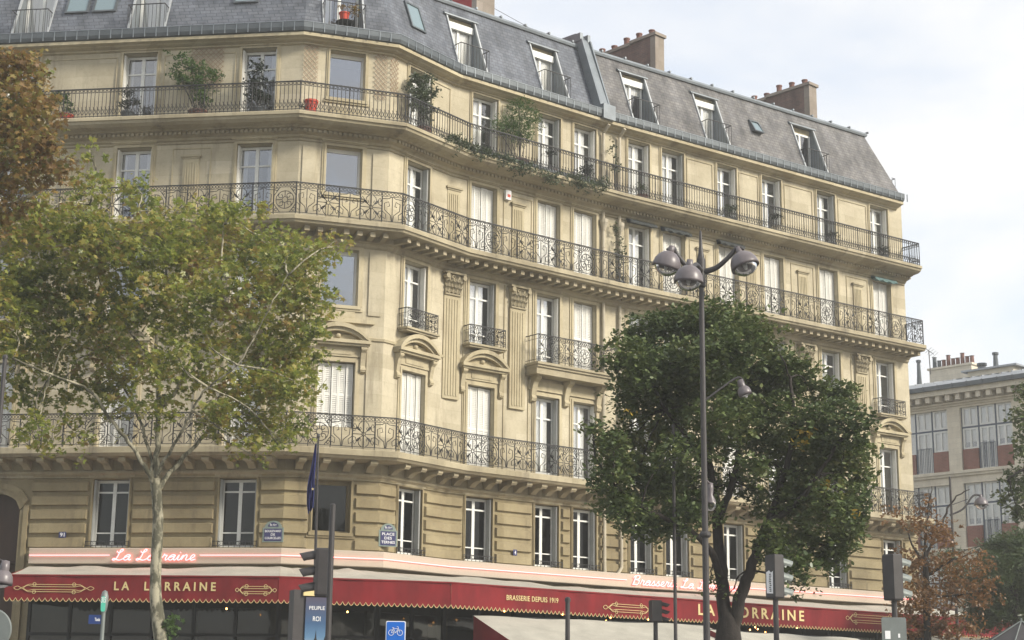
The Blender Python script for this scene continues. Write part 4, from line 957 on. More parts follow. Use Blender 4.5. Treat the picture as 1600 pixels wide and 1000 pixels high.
def ornament(i, pa, pb, yc, H):
    fr, wv, v = VF[i]; u0 = uof(i, pa, yc)[0]; u1 = uof(i, pb, yc)[0]; z = uof(i, (pa + pb) / 2, yc)[1]; L = u1 - u0; mb = MB(); T = lambda pts: mb.tube([fr(x, .026 + wv(x), z + y) for x, y in pts], .009, 4)
    e = min(.55, L * .24)
    for y in (-.9, -.35, .35, .9): T([(u0 + e, y * H), (u1 - e, y * H)])
    for s_, x0 in ((1, u0), (-1, u1)):
        T(catmull([(x0 + s_ * e, .9 * H), (x0 + s_ * e * .75, .9 * H), (x0 + s_ * e * .55, .4 * H), (x0 + s_ * e * .38, 0), (x0 + s_ * e * .18, -.45 * H), (x0, 0), (x0 + s_ * e * .18, .45 * H), (x0 + s_ * e * .38, 0), (x0 + s_ * e * .55, -.4 * H), (x0 + s_ * e * .75, -.9 * H), (x0 + s_ * e, -.9 * H)], 4))
        T(catmull([(x0 + s_ * e, .35 * H), (x0 + s_ * e * .7, .6 * H), (x0 + s_ * e * .5, 0), (x0 + s_ * e * .7, -.6 * H), (x0 + s_ * e, -.35 * H)], 4))
        for y in (-1, 1): T(arc(x0 + s_ * (e + .03), y * H * .95, H * .42, 0, 360, 10))
    mb.build('scroll_ornament', 'gold', v)
ornament(0, 22, 147, 919, .11); ornament(0, 368, 432, 922, .11); ornament(2, 942, 1022, 951, .13); ornament(3, 1321, 1405, 968, .15)
# string of bulbs under the awning
LS = empty('string_lights', (1, 50, 4), 'string of tiny warm bulbs hanging under the red awning', 'string lights')
for x, y, d in [(543, 956, 0), (707, 948, 1), (788, 955, 2), (853, 970, 0), (879, 960, 1), (947, 970, 1), (954, 965, 2), (1013, 968, 1), (1048, 976, 2), (1153, 984, 1), (1172, 984, 0), (1180, 980, 1), (1184, 983, 2), (1173, 988, 1), (1196, 988, 1), (1245, 981, 1), (354, 951, 1)]:
    i = 0 if x < 430 else 1 if x < 705 else 2 if x < 1130 else 3
    u, z = VF[i][0].hit(x, y, -.5); p = VF[i][0](u, -.5, z); b = MB(); b.lathe((p.x, p.y, p.z), [(.001, -.028), (.020, -.015), (.023, 0), (.018, .018), (.001, .026)], 8); b.build('bulb', 'bulb', LS)
# shop front behind the awning
SF = empty('shop_front', (-3.5, 47.5, 0), 'dark glazed restaurant front in shadow below the red awning', 'shop front')
for sg in range(5):
    fr = S[sg]; u0 = -U0L + 9 if sg == 0 else 0; L = fr.len; n = max(1, round((L - u0) / 1.35)); w = (L - u0) / n
    f = MB(); g = MB()
    for k in range(n + 1): x = u0 + k * w; f.box(fr, x - .04, x + .04, .06, .16, 0, 4.5)
    for z in (.5, 3.3, 4.4): f.box(fr, u0, L, .07, .15, z, z + .09)
    f.box(fr, u0, L, .06, .2, 0, .5)
    a = f.build('frame', 'black', SF); g.quad(fr(u0, .10, .5), fr(L, .10, .5), fr(L, .10, 4.4), fr(u0, .10, 4.4)); g.build('pane', 'shopglass', a)
# lower terrace canopies in front (their tops just enter the picture)
def terrace(name, pl, pr_, pfront, label, gable=True):
    """pl, pr_: back top corners (plan, z) ; depth forwards along the wing normal"""
    root = empty(name, (pl.x, pl.y, 0), label, 'awning'); fr = frame((pl.x, pl.y), (pr_.x, pr_.y)); L = fr.len; D, dz = pfront; z = pl.z
    mb = MB(); n = 16
    for k in range(n):
        a, b = L * k / n, L * (k + 1) / n; s_ = lambda x: .02 * math.sin(x * 2.1)
        mb.quad(fr(a, 0, z + s_(a)), fr(b, 0, z + s_(b)), fr(b, D, z - dz), fr(a, D, z - dz))
    mb.build('canopy', 'canvas', root)
    for u in (0, L): mb = MB(); mb.add([fr(u, 0, z), fr(u, D, z - dz), fr(u, D, z - dz - .9), fr(u, 0, z - dz - .9)], [(0, 1, 2, 3)]); mb.build('side_panel', 'red', root)
    fa = fr(0, D, 0); fb = fr(L, D, 0); valance(Vector((fa.x, fa.y)), Vector((fb.x, fb.y)), z - dz, z - dz - .4, root)
    for u in (.05, L - .05): mb = MB(); mb.box(fr, u - .04, u + .04, D - .1, D - .02, 0, z - dz); mb.build('post', 'post', root)
    mb = MB(); mb.box(fr, 0, L, -.08, -.005, z - .10, z + .02); mb.build('back_rail', 'black', root)
w4 = frame((N3.x, N3.y), (N5.x, N5.y))
ta = at(740, 962, 47.2); tb = at(1105, 990, 51.4); tb.z = ta.z
terrace('terrace_awning', ta, tb, (3.2, 1.15), 'low white terrace canopy with red gable end, under the wing of the big awning')
tc_ = at(1108, 984, 50.2); td = at(1340, 999, 55.5); td.z = tc_.z
terrace('terrace_awning', tc_, td, (3.2, 1.15), 'white terrace canopy farther right, beyond the forked tree trunk')
pr = MB(); mb = MB()

# street name plates, numbers, alarm box
def plate(sg, px, py, w, h, lines, label, arch=True):
    fr = S[sg]; u, z = fr.hit(px, py, .10); root = empty('street_name_plate' if arch else 'house_number_plate', fr(u, .09, z), label, 'sign')
    mb = MB(); o0, o1 = .073, .10
    def panel(mb, w, h, o0, o1, ah):
        pts = [(-w / 2, 0), (w / 2, 0), (w / 2, h)]
        if ah: pts += [(w / 2 * math.cos(t) * .82, h + ah * math.sin(t)) for t in [i * math.pi / 8 for i in range(9)]]
        pts.append((-w / 2, h)); n = len(pts)
        mb.add([fr(u + x, o0, z + y) for x, y in pts] + [fr(u + x, o1, z + y) for x, y in pts], [tuple(range(n)), tuple(range(n, 2 * n))[::-1]] + [(j, (j + 1) % n, (j + 1) % n + n, j + n) for j in range(n)])
    if arch:
        panel(mb, w + .10, h + .06, o0, o1, .2); mb.build('frame', 'plategreen', root)
        mb = MB(); z += .035; panel(mb, w, h - .01, o1 - .01, o1 + .008, 0); mb2 = MB(); mb.build('field', 'plateblue', root)
        mb = MB(); pts = [((w / 2 - .06) * math.cos(t) * .8, h + .045 + .13 * math.sin(t)) for t in [i * math.pi / 8 for i in range(9)]]; mb.add([fr(u + x, o1 + .004, z + y) for x, y in pts], [tuple(range(9))]); mb.build('crown_field', 'plateblue', root)
        nl = len(lines); t = MB(); lh = (h - .06) / nl
        for i, s in enumerate(lines):
            ww = min(w - .05, len(s) * lh * .62); zz = z + h - .03 - (i + 1) * lh + lh * .18
            text_geo(t, s, ww, lh * .66, lambda x, y, d: fr(u - ww / 2 + x, o1 + .009 + d, zz + y), .003, bold=.01)
        text_geo(t, '8e Arr', .2, .07, lambda x, y, d: fr(u - .1 + x, o1 + .006 + d, z + h + .07 + y), .003); t.build('lettering', 'signwhite', root)
    else:
        panel(mb, w, h, o0, o1, 0); mb.build('field', 'plateblue', root); t = MB(); s = lines[0]
        text_geo(t, s, w * (.62 if len(s) > 1 else .35), h * .66, lambda x, y, d: fr(u - w * (.31 if len(s) > 1 else .175) + x, o1 + .002 + d, z + h * .17 + y), .003, bold=.01); t.build('lettering', 'signwhite', root)
plate(0, 426, 847, .52, .36, ['BOULEVARD', 'DE', 'COURCELLES'], 'blue enamel street plate reading Boulevard de Courcelles, left of the flag pole')
plate(1, 606, 854, .46, .42, ['PLACE', 'DES', 'TERNES'], 'blue enamel street plate reading Place des Ternes at the building corner edge')
plate(0, 97, 840, .22, .17, ['91'], 'small blue house number 91 on rusticated stone by the arched door', False)
plate(3, 805, 868, .15, .19, ['4'], 'small house number 4 on the pier between two ground windows', False)
fr = S[3]; u, z = fr.hit(794, 312, .1); ab = empty('alarm_box', fr(u, 0, z), 'small white alarm box with red mark on the upper wall', 'alarm box')
mb = MB(); mb.box(fr, u - .11, u + .11, 0.001, .13, z, z + .32); mb.build('housing', 'signwhite', ab); mb = MB(); mb.box(fr, u - .05, u + .07, .13, .137, z + .08, z + .18); mb.build('red_mark', 'redpot', ab)

# ================================================================== LEAVES
def leaf_cloud(name, clumps, n, size, shape, m, parent=None, origin=None, seed=1, flat_=.5, dens=None, droop=.3, edge=.0):
    """clumps: (centre Vector, (rx, ry, rz), weight). Leaves sit in small sprays scattered through each clump."""
    rg = np.random.default_rng(seed)
    w = np.array([c[2] * c[1][0] * c[1][2] for c in clumps]); w = w / w.sum()
    if shape == 'lobed':
        base = []; 
        for k in range(10): a = math.pi / 2 + k * 2 * math.pi / 10; r = 1.0 if k % 2 == 0 else .48; base.append((r * math.cos(a), r * math.sin(a), -.12 * (k % 2 == 0)))
        base = np.array(base)
    elif shape == 'oval': base = np.array([(0, -1, 0), (.5, -.35, -.12), (.48, .4, -.12), (0, 1, 0), (-.48, .4, -.12), (-.5, -.35, -.12)], float)
    else: base = np.array([(0, -1, 0), (.22, 0, 0), (0, 1, 0), (-.22, 0, 0)], float)
    K = len(base); V = []; cnt = 0
    spray = 9
    ns = n // spray
    ci = rg.choice(len(clumps), ns, p=w)
    C = np.array([list(clumps[i][0]) for i in ci]); Rr = np.array([clumps[i][1] for i in ci])
    d = rg.normal(size=(ns, 3)); d /= np.linalg.norm(d, axis=1)[:, None]; rad = rg.random(ns) ** (.42); 
    # uneven outline: radius modulated by direction
    mod = 1 + .22 * np.sin(d[:, 0] * 5 + ci) * np.cos(d[:, 2] * 6 + ci * 2)
    P = C + d * Rr * (rad * mod)[:, None]
    SP = np.repeat(P, spray, 0); sd_ = np.repeat(rg.normal(size=(ns, 3)), spray, 0)
    t = rg.random((ns * spray, 1)) * size * 6.0
    dirn = sd_ / np.linalg.norm(sd_, axis=1)[:, None]
    pos = SP + dirn * t * np.array([1, 1, .6]) + rg.normal(size=(ns * spray, 3)) * size * .8 - np.array([0, 0, 1]) * t * droop
    nn = len(pos); s_ = size * (.6 + .8 * rg.random((nn, 1)))
    z = rg.normal(size=(nn, 3)); z[:, 2] = np.abs(z[:, 2]) + flat_; z /= np.linalg.norm(z, axis=1)[:, None]
    x = rg.normal(size=(nn, 3)); x -= (x * z).sum(1)[:, None] * z; x /= np.linalg.norm(x, axis=1)[:, None]; y = np.cross(z, x)
    verts = (pos[:, None, :] + (x[:, None, :] * base[None, :, 0:1] + y[:, None, :] * base[None, :, 1:2] + z[:, None, :] * base[None, :, 2:3]) * s_[:, None, :]).reshape(-1, 3)
    o = Vector(origin) if origin is not None else Vector(verts.mean(0))
    me = bpy.data.meshes.new(name); nv = len(verts); me.vertices.add(nv); me.vertices.foreach_set('co', (verts - np.array(o)).ravel().astype(np.float32))
    me.loops.add(nv); me.loops.foreach_set('vertex_index', np.arange(nv, dtype=np.int32)); me.polygons.add(nn); me.polygons.foreach_set('loop_start', np.arange(0, nv, K, dtype=np.int32)); me.polygons.foreach_set('loop_total', np.full(nn, K, dtype=np.int32))
    me.update(calc_edges=True); me.validate(); me.materials.append(M[m])
    ob = bpy.data.objects.new(name, me); COL.objects.link(ob)
    if parent: ob.parent = parent; ob.location = o - ORG[parent.name]
    else: ob.location = o
    ORG[ob.name] = o; return ob
def px_clumps(L, Y, dep, seed=3):
    rg = random.Random(seed); out = []
    for c in L:
        x, y, rx, ry = c[:4]; w = c[4] if len(c) > 4 else 1; dd = dep * (c[5] if len(c) > 5 else rg.uniform(-1, 1)); YY = Y + dd; s = YY / FPX
        out.append((at(x, y, YY), (rx * s, max(rx, ry) * s * 1.1, ry * s), w))
    return out
def limb(mb, pts, r0, r1, n=8, wob=.03, seed=0):
    q = catmull([tuple(p) for p in pts], 5); rg = random.Random(seed); L = len(q)
    q = [Vector(p) + Vector((rg.uniform(-wob, wob), rg.uniform(-wob, wob), 0)) * (0 if i in (0,) else 1) for i, p in enumerate(q)]
    mb.tube(q, [r0 + (r1 - r0) * (i / (L - 1)) ** .8 for i in range(L)], n)
def twigs(mb, clumps, base, seed, k=3, r=.02):
    rg = random.Random(seed)
    for c, rad, w in clumps:
        b = min(base, key=lambda p: (p - c).length)
        mid = (b + c) / 2 + Vector((rg.uniform(-.2, .2), rg.uniform(-.2, .2), rg.uniform(-.05, .25)))
        limb(mb, [b, mid, c], r * 1.6, r * .6, 5, .02, rg.random())
        for _ in range(k):
            e = c + Vector((rg.uniform(-1, 1) * rad[0], rg.uniform(-1, 1) * rad[1], rg.uniform(-.7, 1) * rad[2])) * .85
            limb(mb, [mid.lerp(c, rg.random()), (c + e) / 2 + Vector((0, 0, .08)), e], r * .6, r * .2, 4, .02, rg.random())

# ---- plane tree, left
YT = 37.0
A_ = lambda x, y, d=0: at(x, y, YT + d)
root = empty('plane_tree', (A_(250, 1000).x, A_(250, 1000).y, 0), 'tall plane tree with pale mottled trunk and green to ochre leaves before the red awning', 'tree')
tk = MB(); g0 = A_(252, 1010); base = Vector((g0.x + .02, g0.y, 0))
tk.tube([base, base.lerp(g0, .5), g0, A_(246, 960), A_(243, 930), A_(243, 900), A_(245, 860), A_(247, 810), A_(245, 775), A_(242, 748)], [.22, .17, .145, .15, .136, .125, .128, .122, .12, .12], 14)
mains = [([(243, 760, 0), (225, 728, -.3), (200, 690, -.6), (172, 655, -.9), (140, 610, -1.2), (80, 585, -1.5), (20, 560, -1.8)], .065, .02),
         ([(243, 757, 0), (246, 700, .2), (247, 640, .3), (249, 590, .4), (243, 530, .5), (262, 470, .6), (255, 400, .7), (215, 330, .8)], .075, .02),
         ([(244, 770, 0), (262, 742, .3), (290, 712, .7), (318, 682, 1.0), (345, 640, 1.3), (385, 600, 1.6), (430, 560, 1.8), (480, 520, 2)], .065, .02),
         ([(243, 750, 0), (262, 710, -.3), (285, 672, -.6), (300, 640, -.9), (325, 605, -1.2), (370, 570, -1.5), (410, 500, -1.7), (450, 430, -1.8)], .045, .012),
         ([(241, 752, 0), (232, 700, .3), (215, 650, .6), (190, 600, .9), (150, 550, 1.1), (120, 470, 1.3), (90, 400, 1.4)], .045, .012),
         ([(247, 640, .3), (275, 610, .1), (300, 560, -.2), (330, 500, -.4), (345, 430, -.5), (350, 350, -.6)], .05, .02),
         ([(240, 560, .4), (205, 520, .6), (180, 470, .8), (150, 400, 1.0), (140, 320, 1.0)], .04, .015)]
bp_ = []
for k, (pp, r0, r1) in enumerate(mains):
    P = [A_(*p) for p in pp]; limb(tk, P, r0, r1, 8, .03, k); bp_ += P[2:]
CL = [(40, 395, 70, 70), (10, 500, 60, 70), (90, 455, 75, 60), (150, 400, 65, 70), (215, 385, 60, 65), (290, 395, 70, 60), (350, 375, 65, 60), (420, 385, 60, 50), (480, 405, 45, 40), (520, 385, 30, 22, .8),
      (60, 540, 75, 45), (140, 500, 65, 55), (220, 470, 65, 55), (300, 470, 60, 55), (370, 455, 60, 55), (440, 470, 60, 55), (490, 470, 35, 40), (400, 530, 65, 45), (460, 550, 50, 45), (330, 540, 45, 35, .8),
      (470, 600, 45, 40), (420, 610, 50, 40), (440, 665, 45, 35), (380, 655, 35, 28, .7), (350, 610, 35, 25, .5), (280, 560, 40, 30, .7), (200, 570, 50, 35, .7), (110, 590, 50, 28, .5), (270, 620, 35, 25, .5), (215, 625, 35, 25, .6),
      (130, 650, 35, 25, .35), (100, 690, 45, 25, .3), (145, 310, 35, 40, .7), (210, 300, 30, 40, .7), (260, 330, 35, 30, .8), (380, 330, 40, 30, .8), (320, 335, 40, 25, .8), (140, 235, 16, 22, .5), (360, 700, 12, 12, .6), (400, 715, 10, 10, .5), (340, 670, 30, 22, .5), (10, 600, 45, 35, .8), (60, 620, 45, 30, .6), (70, 330, 55, 30, .8), (115, 345, 45, 30, .8), (20, 440, 55, 50), (160, 600, 45, 32, .8), (60, 660, 45, 22, .4), (240, 570, 40, 35, .8), (310, 590, 40, 32, .7), (345, 640, 35, 28, .6), (385, 600, 45, 32, .8), (250, 640, 30, 22, .5), (190, 650, 30, 22, .4), (425, 570, 50, 40, .8), (440, 420, 50, 45, .8), (440, 700, 26, 14, .4), (385, 692, 30, 16, .5), (330, 650, 40, 18, .4), (135, 275, 22, 30, .5), (60, 690, 40, 20, .3), (170, 530, 50, 40, .8), (30, 350, 50, 30, .8), (500, 520, 28, 25, .8), (290, 520, 40, 30, .6)]
cl = px_clumps(CL, YT, 1.8, 4); twigs(tk, cl, bp_, 5, 3, .016)
tk.build('trunk', 'bark', root, origin=ORG[root.name], smooth=True)
leaf_cloud('crown', cl, 33000, .070, 'lobed', 'leafplane', root, seed=2, droop=.25)
sh = MB(); s0 = A_(262, 985)
leaf_cloud('shoots', [(A_(264, 975), (.12, .12, .3), 1)], 150, .055, 'lobed', 'leafgreen', root, seed=9)
# ---- rusty plane tree, upper left, trunk out of the frame
YR = 34.0
r0_ = at(-150, 1000, YR); root = empty('plane_tree', (r0_.x, r0_.y, 0), 'rusty brown plane tree crown reaching in at the upper left edge', 'tree')
tk = MB(); tk.tube([(r0_.x, r0_.y, 0), at(-150, 950, YR), at(-150, 700, YR), at(-130, 500, YR)], [.26, .2, .17, .15], 12)
ms_ = [[(-130, 510), (-100, 430), (-60, 360), (-10, 290), (40, 230), (70, 190)], [(-130, 510), (-90, 400), (-50, 300), (-20, 200), (10, 120)], [(-60, 360), (-10, 330), (60, 300), (100, 270)]]
bp_ = []
for k, pp in enumerate(ms_): P = [at(x, y, YR + k * .4) for x, y in pp]; limb(tk, P, .09, .02, 7, .03, k); bp_ += P[1:]
cl = px_clumps([(15, 105, 45, 32), (50, 110, 32, 28), (20, 165, 60, 45), (60, 175, 30, 40), (20, 225, 55, 45), (65, 225, 28, 30), (20, 280, 45, 30), (75, 265, 35, 20, .7), (95, 250, 14, 14, .5), (10, 330, 40, 28, .8), (-40, 150, 60, 70), (-50, 270, 60, 70), (-60, 380, 50, 50)], YR, 1.2, 8)
twigs(tk, cl, bp_, 6, 3, .015); tk.build('trunk', 'bark', root, origin=ORG[root.name], smooth=True)
leaf_cloud('crown', cl, 10000, .07, 'lobed', 'leafbrown', root, seed=5, droop=.25)
# ---- dark lime tree, middle
YM = 31.0
A_ = lambda x, y, d=0: at(x, y, YM + d)
root = empty('lime_tree', (A_(1138, 1000).x, A_(1138, 1000).y, 0), 'dense dark green tree with forked black trunk behind the triple street lamp', 'tree')
tk = MB(); g0 = A_(1138, 1000); base = Vector((g0.x, g0.y, 0))
tk.tube([base, base.lerp(g0, .5), g0, A_(1138, 985), A_(1138, 968), A_(1138, 950)], [.32, .28, .25, .225, .19, .10], 16)
mains = [([(1135, 1000, 0), (1131, 945, 0), (1126, 880, .1), (1122, 830, .1), (1118, 780, .1), (1108, 720, .2), (1100, 650, .3), (1105, 560, .3), (1120, 490, .3)], .155, .03),
         ([(1142, 1000, 0), (1156, 935, -.1), (1172, 890, -.2), (1186, 850, -.3), (1205, 800, -.4), (1225, 740, -.5), (1240, 670, -.5), (1235, 590, -.4)], .145, .03),
         ([(1128, 905, 0), (1110, 862, -.3), (1085, 835, -.6), (1050, 815, -.9), (1000, 790, -1.2), (960, 760, -1.4)], .085, .025),
         ([(1120, 815, .1), (1132, 790, .3), (1145, 750, .6), (1155, 690, .9), (1165, 600, 1.1), (1170, 530, 1.2)], .09, .03),
         ([(1198, 820, -.4), (1240, 790, -.7), (1280, 740, -1), (1310, 690, -1.2)], .08, .025),
         ([(1112, 740, .2), (1080, 690, 0), (1040, 640, -.2), (1010, 580, -.4)], .07, .025),
         ([(1190, 840, -.3), (1230, 850, .2), (1270, 850, .6)], .05, .02)]
bp_ = []
for k, (pp, a, b) in enumerate(mains): P = [A_(*p) for p in pp]; limb(tk, P, a, b, 9, .02, k + 20); bp_ += P[2:]
CL = [(1120, 500, 55, 38), (1065, 510, 60, 38), (1010, 520, 48, 34), (1170, 520, 50, 42), (975, 555, 38, 34), (1040, 570, 60, 42), (1110, 575, 60, 45), (1180, 580, 50, 45), (1225, 575, 42, 42), (1262, 600, 38, 36), (990, 620, 45, 36), (1055, 645, 60, 42), (1130, 650, 60, 42), (1200, 650, 50, 42), (1270, 660, 48, 42), (1310, 625, 30, 36), (1335, 665, 28, 36),
      (990, 685, 40, 30), (1060, 705, 50, 30, .7), (1250, 715, 55, 42), (1315, 720, 42, 42), (1345, 745, 22, 32), (945, 690, 26, 22, .8), (925, 665, 15, 14, .7), (955, 745, 35, 34), (1010, 760, 52, 40), (1070, 770, 42, 36), (985, 795, 35, 25), (1040, 815, 48, 24), (1110, 760, 30, 28, .4), (1180, 730, 32, 28, .5), (1235, 780, 45, 40), (1295, 790, 45, 42), (1330, 800, 28, 26),
      (1255, 835, 45, 36), (1210, 845, 32, 30), (1285, 860, 28, 28, .8), (1245, 885, 30, 26, .8), (1255, 915, 14, 14, .5), (1190, 790, 28, 26, .5), (1350, 700, 18, 20, .7), (1110, 905, 12, 10, .4), (1095, 700, 26, 24, .4), (1140, 930, 22, 8, .3), (1115, 925, 18, 8, .3), (1120, 545, 60, 40), (1060, 600, 60, 40), (1160, 620, 60, 45), (1030, 680, 45, 35, .7), (1200, 700, 50, 40, .8), (1285, 700, 45, 45), (1265, 760, 50, 40, .8), (960, 780, 35, 30, .8), (1000, 730, 40, 30, .8), (1000, 580, 40, 35), (1080, 800, 50, 32), (1000, 822, 45, 18), (1120, 690, 50, 38, .7), (1160, 755, 38, 32, .5), (1045, 745, 45, 30), (960, 700, 30, 30), (1215, 870, 35, 26, .8), (1325, 835, 30, 28), (1305, 870, 28, 24), (1340, 780, 22, 26)]
cl = px_clumps(CL, YM, 1.5, 12); twigs(tk, cl, bp_, 8, 2, .014)
tk.build('trunk', 'darkbark', root, origin=ORG[root.name], smooth=True)
leaf_cloud('crown', cl, 74000, .047, 'oval', 'leafdark', root, seed=3, droop=.2, flat_=.8)
leaf_cloud('yellow_leaves', px_clumps([(998, 640, 10, 8), (1045, 655, 8, 8), (1055, 650, 8, 6), (1265, 675, 12, 10), (1300, 745, 10, 8), (1225, 775, 8, 8), (1345, 803, 8, 6), (1240, 690, 10, 10)], YM - 1.5, .3, 3), 70, .05, 'oval', 'leafyellow', root, seed=4)
# ---- trees on the right
def side_tree(name, label, Y, trunk, limbs, CL, n, size, shape, m, bark, r, seed, dep=1.):
    b = at(trunk[0], trunk[1], Y); root = empty(name, (b.x, b.y, 0), label, 'tree'); tk = MB(); P = [at(x, y, Y) for x, y in trunk[2:]]
    tk.tube([Vector((b.x, b.y, 0)), Vector((b.x, b.y, 1.0))] + P, [r * 1.2, r * 1.05] + [r * (1 - .4 * i / len(P)) for i in range(len(P))], 10); bp_ = list(P[-1:])
    for k, pp in enumerate(limbs): Q = [at(x, y, Y + (k % 3 - 1) * .5 * (i / len(pp))) for i, (x, y) in enumerate(pp)]; limb(tk, Q, r * .5, r * .12, 6, .03, k + seed); bp_ += Q[1:]
    cl = px_clumps(CL, Y, dep, seed); twigs(tk, cl, bp_, seed, 2, r * .1); tk.build('trunk', bark, root, origin=ORG[root.name], smooth=True)
    leaf_cloud('crown', cl, n, size, shape, m, root, seed=seed, droop=.3)
side_tree('autumn_tree', 'thin orange brown autumn tree in front of the right end of the building', 46, (1450, 1000, (1448, 960), (1447, 900), (1446, 870)),
          [[(1446, 880), (1447, 840), (1450, 800), (1456, 760)], [(1447, 870), (1470, 820), (1490, 780), (1515, 765)], [(1446, 890), (1425, 850), (1410, 810)], [(1447, 900), (1480, 880), (1530, 860)], [(1447, 930), (1420, 900), (1390, 890)], [(1447, 930), (1490, 930), (1540, 920)]],
          [(1430, 815, 38, 25, .5), (1465, 830, 35, 25, .5), (1415, 870, 28, 25, .5), (1450, 880, 40, 28), (1500, 880, 38, 25, .6), (1405, 925, 25, 22, .7), (1440, 930, 40, 30), (1490, 925, 38, 28), (1535, 925, 30, 28, .6), (1425, 975, 38, 26), (1470, 975, 40, 26), (1510, 975, 25, 25, .6), (1530, 880, 30, 18, .4), (1390, 800, 15, 14, .2), (1450, 785, 20, 14, .3)], 8500, .05, 'oval', 'leaforange', 'darkbark', .10, 31, 1.2)
side_tree('leafy_tree', 'dark green tree reaching in at the right edge in front of the brick panelled building', 50, (1680, 1000, (1675, 900), (1665, 800)),
          [[(1665, 810), (1640, 760), (1600, 735), (1575, 750)], [(1665, 820), (1650, 700), (1620, 650), (1590, 660)]],
          [(1602, 660, 20, 50), (1598, 700, 12, 18), (1608, 610, 16, 20), (1585, 745, 22, 14), (1575, 775, 14, 14), (1600, 770, 20, 34), (1590, 805, 14, 12), (1640, 690, 40, 60), (1650, 780, 40, 50)], 5000, .07, 'oval', 'leafdark', 'darkbark', .18, 37, .8)
side_tree('shrubby_tree', 'soft green willowy tree behind the orange tree near the right edge', 56, (1590, 1000, (1588, 960), (1585, 920)),
          [[(1585, 930), (1575, 880), (1565, 850)], [(1585, 930), (1600, 880), (1610, 850)]],
          [(1575, 850, 25, 22), (1600, 870, 28, 35), (1560, 885, 30, 25), (1590, 910, 35, 35), (1550, 930, 30, 30), (1585, 950, 35, 28), (1525, 915, 22, 25, .6), (1500, 895, 22, 20, .5), (1480, 870, 20, 18, .4), (1620, 900, 30, 50), (1535, 960, 30, 25), (1550, 860, 18, 18), (1600, 840, 20, 18)], 30000, .095, 'narrow', 'leafsoft', 'darkbark', .14, 41, 1.5)

# ================================================================== BALCONY PLANTS
def pot(parent, fr, u, o, z, r, h, m='terra'):
    mb = MB(); p = fr(u, o, z); mb.lathe((p.x, p.y, p.z), [(.001, 0), (r * .72, 0), (r, h * .86), (r * 1.1, h * .87), (r * 1.1, h), (r * .9, h), (r * .85, h * .8), (.001, h * .8)], 14); mb.build('pot', m, parent)
def plant(name, label, sg, px, py, z, o, cl, n, size, shape, m, potd=None, group=None, extra=None):
    """cl: (px, py, rx, ry) in picture units, on the balcony plane at offset o."""
    fr = S[sg]; u, _ = fr.hit(px, py, o); root = empty(name, fr(u, o, z), label, 'plant', group)
    C = []
    for x, y, rx, ry in cl:
        uu, zz = fr.hit(x, y, o); c = fr(uu, o, zz); s = c.y / FPX; C.append((c, (rx * s * 1.1, min(rx, 14) * s, ry * s), 1))
    if potd: pot(root, fr, u, o, z, *potd)
    st = MB(); b = fr(u, o, z + .15); 
    for c, _, _ in C: st.tube([b, (b + c) / 2, c], [.015, .01, .006], 5)
    st.build('stem', 'darkbark', root)
    leaf_cloud('foliage', C, n, size, shape, m, root, seed=int(px), droop=.1); return root
plant('potted_plant', 'small round topiary pair in a grey pot by the leftmost clear upper window', 0, 200, 165, ZB, .55, [(199, 144, 10, 8), (198, 162, 11, 7), (213, 158, 6, 8)], 900, .028, 'oval', 'leafbox', (.2, .28, 'gutter'))
plant('potted_plant', 'bushy low plant in red pots at the left end of the top balcony', 0, 102, 172, ZB, .55, [(100, 158, 9, 8), (92, 150, 12, 10), (108, 168, 6, 6)], 500, .04, 'oval', 'leafgreen', (.25, .26, 'redpot'))
plant('climbing_plant', 'bright green climber on the lattice between two upper windows', 0, 310, 165, ZB, .35, [(281, 85, 12, 12), (275, 105, 10, 12), (300, 105, 14, 14), (318, 112, 18, 14), (335, 118, 12, 10), (290, 125, 18, 10), (310, 135, 20, 14), (318, 152, 16, 12), (280, 120, 12, 8)], 2200, .042, 'oval', 'leafgreen', (.28, .3, 'terra'))
plant('potted_plant', 'tall dark shrub in front of the balcony door', 0, 403, 165, ZB, .45, [(402, 105, 12, 14), (400, 128, 16, 14), (404, 148, 16, 12), (400, 160, 18, 8)], 1300, .042, 'oval', 'leafbox', (.24, .28, 'gutter'))
plant('potted_plant', 'orange red tub with low sprig beside the corner of the top balcony', 1, 486, 166, ZB, .45, [(470, 165, 8, 4)], 60, .03, 'oval', 'leafbox', (.2, .52, 'redpot'))
plant('potted_plant', 'large loose grey green bush right of the corner on the top balcony', 2, 662, 180, ZB, .5, [(660, 125, 20, 14), (662, 145, 22, 16), (655, 160, 14, 16), (665, 175, 12, 16), (648, 140, 12, 10)], 1900, .045, 'oval', 'leafivy', (.25, .3, 'terra'))
plant('bamboo_plant', 'tall feathery light green bamboo on the top balcony', 3, 812, 215, ZB, .5, [(812, 165, 22, 14), (815, 180, 26, 18), (810, 200, 28, 16), (790, 195, 18, 14), (830, 190, 14, 16), (815, 215, 22, 12), (775, 195, 10, 10)], 4200, .055, 'narrow', 'leafgreen', (.3, .32, 'terra'))
plant('potted_plant', 'dark round bush at the concave end of the top balcony', 3, 917, 272, ZB, .5, [(917, 264, 12, 11), (914, 276, 10, 8)], 700, .035, 'oval', 'leafbox', (.2, .25, 'gutter'))
plant('potted_plant', 'pot with small dark plant behind the bars below the paired windows', 3, 862, 243, ZB, .5, [(860, 240, 8, 6)], 260, .03, 'oval', 'leafbox', (.2, .28, 'terra'))
plant('climbing_plant', 'slim pale climber beside the downpipes on the top balcony', 4, 961, 270, ZB, .3, [(957, 228, 4, 12), (959, 245, 4, 12), (964, 258, 5, 10), (960, 262, 5, 10)], 330, .032, 'oval', 'leafivy', (.18, .25, 'terra'))
